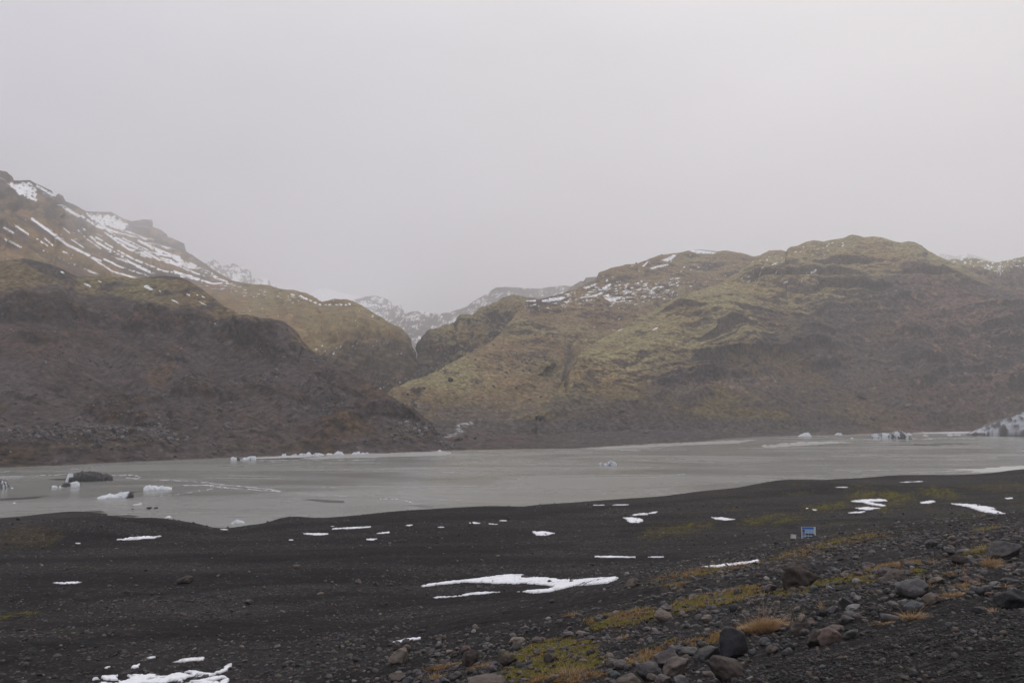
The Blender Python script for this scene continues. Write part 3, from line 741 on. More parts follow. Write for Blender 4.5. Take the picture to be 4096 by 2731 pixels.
_ctl = np.array(_ctl)
_cx = _ctl[:, :2]


def _phi(r):
    return r * r * np.log(r + 1e-6)


_n = len(_cx)
_A = np.zeros((_n + 3, _n + 3))
_A[:_n, :_n] = _phi(np.linalg.norm(_cx[:, None] - _cx[None], axis=2)) + np.eye(_n) * .15
_A[:_n, _n:] = np.c_[np.ones(_n), _cx]; _A[_n:, :_n] = _A[:_n, _n:].T
_w = np.linalg.solve(_A, np.r_[_ctl[:, 2], 0, 0, 0])


def tps(XY):
    out = np.empty(len(XY))
    for s in range(0, len(XY), 60000):
        q = XY[s:s + 60000]
        out[s:s + 60000] = _phi(np.sqrt(((q[:, None] - _cx[None]) ** 2).sum(2))) @ _w[:_n] + _w[_n] + q @ _w[_n + 1:]
    return out


_edge = [(-900, 2085, .4), (-500, 2085, .4), (0, 2071, .35), (149, 2057, .4), (313, 2044, .25), (380, 2049, -.1), (428, 2054, -.8), (440, 2061, 8.2), (447, 2061, 8.2), (491, 2070, 7.8), (518, 2079, 7.3), (551, 2073, 7.8), (605, 2069, 8.1), (655, 2072, 7.9), (714, 2080, 7.5), (795, 2094, 6.9), (866, 2111, 6.2),
         (963, 2104, 6.3), (1029, 2095, 6.6), (1076, 2087, 6.9), (1118, 2072, 7.4), (1163, 2065, 7.6), (1207, 2066, 7.5), (1249, 2070, 7.2), (1356, 2066, 7.1), (1446, 2058, 7.1), (1580, 2044, 7.1), (1759, 2033, 7.1),
         (1982, 2023, 7.1), (2099, 2026, 6.9), (2150, 2019, 7.0), (2291, 2009, 7.0), (2452, 1997, 7.0), (2653, 1983, 6.9), (2809, 1963, 7.1), (2943, 1950, 7.1), (3077, 1938, 6.9), (3120, 1919, 8.6), (3189, 1929, 7.2), (3314, 1917, 7.2),
         (3448, 1910, 7.2), (3604, 1899, 7.6), (3716, 1902, 7.2), (3952, 1896, 7.1), (4010, 1885, 7.8), (4059, 1887, 7.3), (4096, 1876, 7.8), (4300, 1865, 7.8), (5200, 1840, 7.8)]
_e = np.array(_edge)
_ea, _et = ray(_e[:, 0], _e[:, 1])
_er = (_e[:, 2] - EYE) / _et


def ground_z(XY):
    r = np.hypot(XY[:, 0], XY[:, 1]); a = np.arctan2(XY[:, 0], XY[:, 1])
    z = tps(XY)
    p3 = np.c_[XY, np.zeros(len(XY))]
    re = np.interp(a, _ea, _er)
    near = sst(75, 35, r)
    und = fbm(p3 * [1 / 16, 1 / 5, 1], 3, 201) * .16 * sst(10, 40, r) * sst(0, 25, re - r)
    und += fbm(p3 / 3.0, 3, 202) * .10 * near
    und += fbm(p3 / .7, 3, 203) * .035 * near
    und += fbm(p3 / .22, 2, 204) * .015 * sst(30, 15, r)
    z = z + und
    d = np.maximum(r - re, 0)
    z = z - .32 * (np.sqrt(d * d + 4) - 2)
    z = np.where(r > re + 70, -3 - .02 * (r - re - 70), z)
    return np.maximum(z, -4.5)


GA = np.linspace(ray(-700, 2000)[0], ray(4800, 2000)[0], 1500)
GR = np.concatenate([np.geomspace(1.6, 9, 40, endpoint=False), np.geomspace(9, 110, 620, endpoint=False), np.geomspace(110, 330, 130)])
_aa, _rr = np.meshgrid(GA, GR)
G_XY = np.stack([_rr * np.sin(_aa), _rr * np.cos(_aa)], -1).reshape(-1, 2)
G_Z = ground_z(G_XY)
G_ZG = G_Z.reshape(len(GR), len(GA))


def gz(XY):
    """ground height by lookup in the sheet"""
    XY = np.atleast_2d(XY)
    r = np.clip(np.hypot(XY[:, 0], XY[:, 1]), GR[0], GR[-1] - 1e-3); a = np.clip(np.arctan2(XY[:, 0], XY[:, 1]), GA[0], GA[-1] - 1e-6)
    fi = np.interp(r, GR, np.arange(len(GR))); fj = (a - GA[0]) / (GA[1] - GA[0])
    i = fi.astype(int); j = np.minimum(fj.astype(int), len(GA) - 2); u = fi - i; v = fj - j
    i = np.minimum(i, len(GR) - 2)
    return (G_ZG[i, j] * (1 - u) * (1 - v) + G_ZG[i + 1, j] * u * (1 - v) + G_ZG[i, j + 1] * (1 - u) * v + G_ZG[i + 1, j + 1] * u * v)


def hit(x, y, rmin=6.0):
    """first point of the near ground on the sight line through a photo pixel"""
    x = np.atleast_1d(np.asarray(x, float)); y = np.atleast_1d(np.asarray(y, float))
    a, t = ray(x, y)
    out = np.empty((len(x), 3))
    k0 = np.searchsorted(GR, rmin)
    for s in range(0, len(x), 4000):
        aa, tt = a[s:s + 4000], t[s:s + 4000]
        fj = np.clip((aa - GA[0]) / (GA[1] - GA[0]), 0, len(GA) - 1.001); j = fj.astype(int); v = fj - j
        zg = G_ZG[k0:, j] * (1 - v) + G_ZG[k0:, j + 1] * v
        f = EYE + GR[k0:, None] * tt[None] - zg
        below = f <= 0
        k = np.argmax(below, axis=0); k = np.where(below.any(axis=0), np.maximum(k, 1), len(GR) - k0 - 1)
        c = np.arange(len(aa))
        f0, f1 = f[k - 1, c], f[k, c]
        w = np.clip(f0 / (f0 - f1 + 1e-9), 0, 1)
        r = GR[k0 + k - 1] * (1 - w) + GR[k0 + k] * w
        out[s:s + 4000] = np.stack([r * np.sin(aa), r * np.cos(aa), zg[k - 1, c] * (1 - w) + zg[k, c] * w], -1)
    return out


gxs, gys = project(np.c_[G_XY, G_Z])
_p3 = np.c_[G_XY, np.zeros(len(G_XY))]
# moss and dead grass: where they grow (photo pixels -> fixed on the ground)
MOSS_AREAS = [  # polygon, weight of green (1) against orange (0)
    ([(2060, 2600), (2190, 2565), (2320, 2545), (2380, 2565), (2390, 2610), (2420, 2640), (2380, 2690), (2250, 2700), (2080, 2731), (2000, 2731), (2020, 2660)], .85, 1.0),
    ([(2330, 2480), (2450, 2455), (2560, 2430), (2640, 2440), (2610, 2480), (2500, 2505), (2380, 2520)], .6, .9),
    ([(2690, 2410), (2780, 2380), (2900, 2360), (3060, 2335), (3060, 2370), (2940, 2410), (2800, 2430), (2680, 2450)], .6, .85),
    ([(3090, 2370), (3150, 2345), (3300, 2320), (3390, 2300), (3500, 2300), (3480, 2325), (3330, 2345), (3180, 2370), (3110, 2385)], 1.0, 1.0),
    ([(3450, 2285), (3560, 2255), (3700, 2240), (3800, 2225), (3790, 2240), (3660, 2262), (3540, 2282)], .35, .85),
    ([(3620, 2285), (3690, 2275), (3680, 2295), (3630, 2300)], .9, .9),
    ([(3830, 2210), (3900, 2190), (3960, 2175), (3950, 2205), (3850, 2222)], .8, .9),
    ([(2620, 2600), (2700, 2565), (2800, 2545), (2910, 2520), (3080, 2495), (3060, 2510), (2920, 2545), (2820, 2575), (2700, 2590)], .25, 1.0),
    ([(2460, 2660), (2560, 2610), (2640, 2585), (2660, 2600), (2620, 2640), (2530, 2665)], .35, .9),
    ([(2050, 2731), (2100, 2700), (2240, 2705), (2380, 2690), (2420, 2700), (2300, 2731)], .15, .9),
    ([(3200, 2180), (3350, 2150), (3480, 2125), (3620, 2130), (3500, 2160), (3360, 2185), (3250, 2225), (3100, 2250), (3060, 2240)], .45, .36),
    ([(2700, 2290), (2860, 2258), (3000, 2245), (3100, 2240), (2960, 2275), (2800, 2310), (2560, 2330), (2500, 2340)], .4, .5),
    ([(3090, 2090), (3180, 2060), (3206, 2068), (3190, 2080), (3100, 2098)], .9, .55),
    ([(3225, 2025), (3330, 2010), (3400, 1995), (3390, 2025), (3300, 2045), (3230, 2042)], .8, .62),
    ([(3380, 1990), (3430, 1965), (3560, 1960), (3640, 1975), (3660, 2000), (3560, 2020), (3540, 2045), (3500, 2040), (3560, 2005), (3500, 1990), (3400, 2000)], .7, .62),
    ([(3680, 1955), (3740, 1945), (3800, 1960), (3850, 1985), (3800, 1995), (3700, 1980)], .7, .55),
    ([(3840, 1945), (4000, 1935), (4120, 1940), (4120, 1955), (3960, 1960)], .5, .35),
    ([(2600, 2110), (2760, 2090), (2860, 2085), (2840, 2110), (2700, 2140), (2560, 2150)], .6, .38),
    ([(2950, 2085), (3080, 2055), (3150, 2058), (3080, 2085), (2980, 2105)], .8, .5),
    ([(3900, 2112), (4000, 2100), (4010, 2112), (3920, 2125)], .8, .8),
    ([(0, 2462), (60, 2450), (160, 2445), (150, 2455), (20, 2475)], .9, .5),
    ([(2650, 2340), (2760, 2325), (2740, 2340), (2660, 2352)], .5, .8),
    ([(0, 2120), (150, 2100), (260, 2140), (200, 2180), (0, 2190)], .4, .2),
]
G_GREEN = np.zeros(len(gxs)); G_AMT = np.zeros(len(gxs))
_e1 = fbm(_p3 / 1.6, 4, 211); _e2 = fbm(_p3 / .35, 3, 212); _e3 = fbm(_p3 * [1 / 14, 1 / 6, 1], 4, 213)
for poly, green, amt in MOSS_AREAS:
    q = np.asarray(poly, float)
    m = (gxs > q[:, 0].min() - 60) & (gxs < q[:, 0].max() + 60) & (gys > q[:, 1].min() - 40) & (gys < q[:, 1].max() + 40)
    i = np.nonzero(m)[0]
    d = seg_dist(poly, gxs[i], gys[i], ky=2.0)
    s = np.where(inside(poly, gxs[i], gys[i]), d, -d) / 28
    a = min(1, amt + .12) * sst(-.9, 1.0, s + .9 * _e1[i] + .5 * _e2[i])
    better = a > G_AMT[i]
    G_GREEN[i] = np.where(better, green, G_GREEN[i]); G_AMT[i] = np.maximum(G_AMT[i], a)
_r = np.hypot(G_XY[:, 0], G_XY[:, 1])
GRAVEL = np.array([.0176, .0160, .0162])
_band = fbm(_p3 * [1 / 45, 1 / 7, 1], 4, 217)
_c = mix(GRAVEL * .72, GRAVEL * 1.45, sst(-.6, .6, .5 * _e3 + _band))
_c = mix(_c, np.array([.024, .021, .0185]), .6 * sst(.1, .8, fbm(_p3 * [1 / 9, 1 / 2.5, 1], 4, 215)) * sst(30, 50, _r))
BANDS = [([(-200, 2250), (400, 2242), (800, 2226), (1100, 2236), (1600, 2206), (2000, 2198), (2300, 2180)], 13), ([(-200, 2600), (300, 2572), (700, 2532), (1050, 2482), (1400, 2440), (1700, 2410), (2000, 2384), (2200, 2376)], 24),
         ([(1000, 2400), (1400, 2378), (1700, 2392)], 16), ([(1500, 2545), (1800, 2500), (2050, 2462), (2400, 2398), (2620, 2358)], 20), ([(2000, 2240), (2500, 2245), (2800, 2235)], 14), ([(200, 2130), (500, 2150)], 10), ([(1100, 2110), (1600, 2080), (2100, 2062), (2700, 2010), (3300, 1955)], 10), ([(2500, 2130), (3000, 2075), (3200, 2110)], 12), ([(300, 2400), (900, 2350), (1400, 2300)], 10), ([(-100, 2400), (300, 2380)], 12)]
G_BAND = np.zeros(len(gxs))
_m = (gys > 1880) & (gys < 2760)
for pts, w in BANDS:
    G_BAND[_m] = np.maximum(G_BAND[_m], line_mask(pts, gxs[_m] + 40 * _e3[_m], gys[_m] + 7 * _e3[_m], w))
_c = mix(_c, GRAVEL * .62, .85 * G_BAND)
_c = _c * (1 - .38 * sst(32, 14, np.hypot(G_XY[:, 0], G_XY[:, 1])))[:, None]     # darker close to the viewer
_gcol = mix(mix(np.array([.085, .052, .020]), np.array([.075, .066, .014]), sst(.2, .8, G_GREEN + .5 * _e1)), np.array([.05, .042, .014]), .5 * sst(0, .8, _e2))
_c = mix(_c, _gcol, np.clip(G_AMT, 0, 1) * sst(-.9, .3, _e2 + _e1 * .5) * .9)
# far thin moss among the gravel
_c = mix(_c, np.array([.060, .052, .020]), .45 * sst(.2, .8, fbm(_p3 / 5, 4, 216) + .6 * _e2) * sst(2300, 3300, gxs) * sst(2260, 2050, gys))

M_GROUND, nt, b = new_mat('black_gravel')
L = nt.links.new
at = N(nt, 'ShaderNodeAttribute', attribute_name='Col')
geo = N(nt, 'ShaderNodeNewGeometry')
vor = N(nt, 'ShaderNodeTexVoronoi', i_Scale=16.0); L(geo.outputs['Position'], vor.inputs['Vector'])
vor2 = N(nt, 'ShaderNodeTexVoronoi', i_Scale=5.5); L(geo.outputs['Position'], vor2.inputs['Vector'])
nz_ = N(nt, 'ShaderNodeTexNoise', i_Scale=1.3, i_Detail=8.0, i_Roughness=.7); L(geo.outputs['Position'], nz_.inputs['Vector'])
# grey level of each pebble
bw = N(nt, 'ShaderNodeRGBToBW'); L(vor.outputs['Color'], bw.inputs['Color'])
mr = N(nt, 'ShaderNodeMapRange'); mr.inputs['From Min'].default_value = .15; mr.inputs['From Max'].default_value = .85; mr.inputs['To Min'].default_value = .55; mr.inputs['To Max'].default_value = 1.65
L(bw.outputs['Val'], mr.inputs['Value'])
bw2 = N(nt, 'ShaderNodeRGBToBW'); L(vor2.outputs['Color'], bw2.inputs['Color'])
pw = N(nt, 'ShaderNodeMapRange'); pw.inputs['From Min'].default_value = .72; pw.inputs['From Max'].default_value = .95; pw.inputs['To Min'].default_value = 1.0; pw.inputs['To Max'].default_value = 3.6
L(bw2.outputs['Val'], pw.inputs['Value'])
mrn = N(nt, 'ShaderNodeMapRange'); mrn.inputs['From Min'].default_value = .3; mrn.inputs['From Max'].default_value = .7; mrn.inputs['To Min'].default_value = .65; mrn.inputs['To Max'].default_value = 1.35
L(nz_.outputs['Fac'], mrn.inputs['Value'])
m1 = N(nt, 'ShaderNodeMath', operation='MULTIPLY'); L(mr.outputs['Result'], m1.inputs[0]); L(pw.outputs['Result'], m1.inputs[1])
m2 = N(nt, 'ShaderNodeMath', operation='MULTIPLY'); L(m1.outputs['Value'], m2.inputs[0]); L(mrn.outputs['Result'], m2.inputs[1])
mul = N(nt, 'ShaderNodeMix', data_type='RGBA', blend_type='MULTIPLY'); mul.inputs['Factor'].default_value = 1
L(at.outputs['Color'], mul.inputs['A']); L(m2.outputs['Value'], mul.inputs['B'])
hue = N(nt, 'ShaderNodeMix', data_type='RGBA', blend_type='OVERLAY'); hue.inputs['Factor'].default_value = .12
L(mul.outputs['Result'], hue.inputs['A']); L(vor.outputs['Color'], hue.inputs['B'])
L(hue.outputs['Result'], b.inputs['Base Color'])
b.inputs['Roughness'].default_value = .85; b.inputs['Specular IOR Level'].default_value = .08
bp = N(nt, 'ShaderNodeBump'); bp.inputs['Strength'].default_value = 1.0; bp.inputs['Distance'].default_value = .035; bp.invert = True
L(vor.outputs['Distance'], bp.inputs['Height'])
bp2 = N(nt, 'ShaderNodeBump'); bp2.inputs['Strength'].default_value = .7; bp2.inputs['Distance'].default_value = .12
L(nz_.outputs['Fac'], bp2.inputs['Height']); L(bp.outputs['Normal'], bp2.inputs['Normal'])
L(bp2.outputs['Normal'], b.inputs['Normal'])

ground = mesh_np('ground', np.c_[G_XY, G_Z], grid_faces(len(GR), len(GA)), M_GROUND, _c)
ground['kind'] = 'structure'

# wide bed under lake and hills, reaching the horizon, and the ground behind the viewer
bm = bmesh.new(); bmesh.ops.create_circle(bm, cap_ends=True, radius=9000, segments=64)
me = bpy.data.meshes.new('terrain'); bm.to_mesh(me); bm.free()
me.materials.append(plain('lake_bed', (.05, .047, .045), .9))
o = bpy.data.objects.new('terrain', me); o.location = (0, 2500, -6); o['kind'] = 'structure'; COL.objects.link(o)

# ----------------------------------------------------------------- lake
M_WATER, nt, b = new_mat('lake_water')
L = nt.links.new
geo = N(nt, 'ShaderNodeNewGeometry')
mp = N(nt, 'ShaderNodeMapping'); mp.inputs['Scale'].default_value = (.011, .034, 1); L(geo.outputs['Position'], mp.inputs['Vector'])
n1 = N(nt, 'ShaderNodeTexNoise', i_Scale=1.0, i_Detail=7.0, i_Roughness=.6, i_Distortion=.8); L(mp.outputs['Vector'], n1.inputs['Vector'])
cr = N(nt, 'ShaderNodeValToRGB')
cr.color_ramp.elements[0].position = .22; cr.color_ramp.elements[0].color = (.210, .214, .192, 1)
cr.color_ramp.elements[1].position = .78; cr.color_ramp.elements[1].color = (.226, .226, .207, 1)
L(n1.outputs['Fac'], cr.inputs['Fac'])
L(cr.outputs['Color'], b.inputs['Base Color'])
rr = N(nt, 'ShaderNodeMapRange'); rr.inputs['From Min'].default_value = .35; rr.inputs['From Max'].default_value = .6; rr.inputs['To Min'].default_value = .15; rr.inputs['To Max'].default_value = .30
L(n1.outputs['Fac'], rr.inputs['Value']); L(rr.outputs['Result'], b.inputs['Roughness'])
b.inputs['IOR'].default_value = 1.33
wv = N(nt, 'ShaderNodeTexNoise', i_Scale=1.6, i_Detail=4.0); 
mp2 = N(nt, 'ShaderNodeMapping'); mp2.inputs['Scale'].default_value = (.6, 1.6, 1); L(geo.outputs['Position'], mp2.inputs['Vector']); L(mp2.outputs['Vector'], wv.inputs['Vector'])
# ripples only where the water near the spit is open
sep = N(nt, 'ShaderNodeSeparateXYZ'); L(geo.outputs['Position'], sep.inputs['Vector'])
my = N(nt, 'ShaderNodeMapRange'); my.inputs['From Min'].default_value = 205; my.inputs['From Max'].default_value = 190; L(sep.outputs['Y'], my.inputs['Value'])
mx = N(nt, 'ShaderNodeMapRange'); mx.inputs['From Min'].default_value = -20; mx.inputs['From Max'].default_value = -40; L(sep.outputs['X'], mx.inputs['Value'])
mm = N(nt, 'ShaderNodeMath', operation='MULTIPLY'); L(my.outputs['Result'], mm.inputs[0]); L(mx.outputs['Result'], mm.inputs[1])
ms = N(nt, 'ShaderNodeMath', operation='MULTIPLY_ADD'); L(mm.outputs['Value'], ms.inputs[0]); ms.inputs[1].default_value = .75; ms.inputs[2].default_value = .05
bp = N(nt, 'ShaderNodeBump'); bp.inputs['Distance'].default_value = .10
L(ms.outputs['Value'], bp.inputs['Strength']); L(wv.outputs['Fac'], bp.inputs['Height']); L(bp.outputs['Normal'], b.inputs['Normal'])
nx, ny = 60, 60
X, Y = np.meshgrid(np.linspace(-900, 1000, nx), np.linspace(90, 1000, ny))
mesh_np('lake_water', np.stack([X, Y, 0 * X], -1).reshape(-1, 3), grid_faces(ny, nx), M_WATER)['kind'] = 'structure'
# ----------------------------------------------------------------- stones
def ico(sub):
    bm = bmesh.new(); bmesh.ops.create_icosphere(bm, subdivisions=sub, radius=1.0)
    V = np.array([v.co[:] for v in bm.verts]); F = np.array([[v.index for v in f.verts] for f in bm.faces]); bm.free()
    return V, F


ICO = {k: ico(k) for k in (1, 2, 3, 4)}


def stone_shape(seed, sub, planes=7, lo=.55, hi=.95, rough=.11):
    """a worn rock: a ball cut by random planes, normalised to a unit box"""
    g = np.random.default_rng(seed)
    V, F = ICO[sub]; V = V.copy()
    planes = int(planes * 1.6) + 2; lo = lo * .9; hi = hi * .97
    V *= 1 + .16 * fbm(V * .9 + seed * 1.3, 2, seed % 60)[:, None]
    for k in range(planes):
        n = g.normal(size=3); n /= np.linalg.norm(n)
        o = g.uniform(lo, hi)
        d = V @ n - o
        V -= np.maximum(d, 0)[:, None] * n * .92
    if rough:
        V *= 1 + rough * fbm(V * 1.7 + seed, 3 if sub < 4 else 5, seed % 50)[:, None]
        if sub >= 4:
            V *= 1 - .05 * np.maximum(0, fbm(V * 3.1 + seed, 3, 3 + seed % 40, ridge=True))[:, None]
    V -= (V.max(0) + V.min(0)) / 2
    V /= (V.max(0) - V.min(0))
    return V, F


PAL = {'grey': (.078, .074, .073), 'brown': (.095, .078, .067), 'dark': (.030, .030, .032), 'black': (.017, .018, .020), 'tan': (.150, .125, .105), 'reddish': (.106, .078, .068),
       'bluish': (.070, .076, .082), 'pale': (.155, .148, .142), 'mauve': (.098, .083, .082), 'dark brown': (.050, .040, .034)}


def frame_at(p):
    """unit vectors along the sight line (level) and to its right"""
    a = math.atan2(p[0], p[1])
    return np.array([math.sin(a), math.cos(a), 0]), np.array([math.cos(a), -math.sin(a), 0])


STONES = []          # (x, y, radius, short name) on the ground plan


def put_stone(x0, x1, y0, y1, colour, label, seed, planes=7, lo=.55, hi=.95, name='boulder', cat='boulder', group=None, short=None, moss=0.0, water=False, tilt=None, sub=4, deep=.8, rough=.13):
    xc = (x0 + x1) / 2
    p = on_level(xc, y1, 0.0) if water else hit(xc, y1)[0]
    f, r = frame_at(p)
    dist = np.dot(p, f)
    ca_ = p[1] / np.hypot(p[0], p[1])
    w = (x1 - x0) * dist * ca_ * ca_ / FPX; hv = (y1 - y0) * dist * ca_ / FPX
    d = w * deep
    dep = (EYE - p[2]) / dist
    h = math.sqrt(max(hv * hv - (d * dep * .9) ** 2, (.55 * hv) ** 2))
    V, F = stone_shape(seed, sub, planes, lo, hi, rough)
    g = np.random.default_rng(seed + 1)
    if tilt is None: tilt = g.uniform(-.12, .12)
    c, s = math.cos(tilt), math.sin(tilt)
    H = h * 1.22
    loc = V[:, :1] * r * w + V[:, 1:2] * f * d + V[:, 2:3] * np.array([0, 0, H])
    u = loc @ r
    loc = loc + (u * s)[:, None] * np.array([0, 0, 1.0])
    loc[:, 2] += H / 2 - .2 * H
    base = np.array(PAL[colour]); 
    n = fbm(V * 2.3 + seed, 4, 7); n2 = fbm(V * 7 + seed, 3, 9)
    col = mix(base * .8, base * 1.2, sst(-.6, .6, n + .3 * n2))
    if moss:
        up = sst(.1, .35, V[:, 2] + .25 * n)
        col = mix(col, np.array([.07, .06, .016]), moss * up * sst(.0, .4, n + .3 * V[:, 0]))
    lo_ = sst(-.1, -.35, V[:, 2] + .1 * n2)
    col = mix(col, col * .75, lo_)           # darker towards the foot
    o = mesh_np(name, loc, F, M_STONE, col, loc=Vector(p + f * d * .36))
    tag(o, label, cat, group)
    q = p + f * d * .36
    STONES.append((q[0], q[1], max(w, d) * .5, short))
    return o


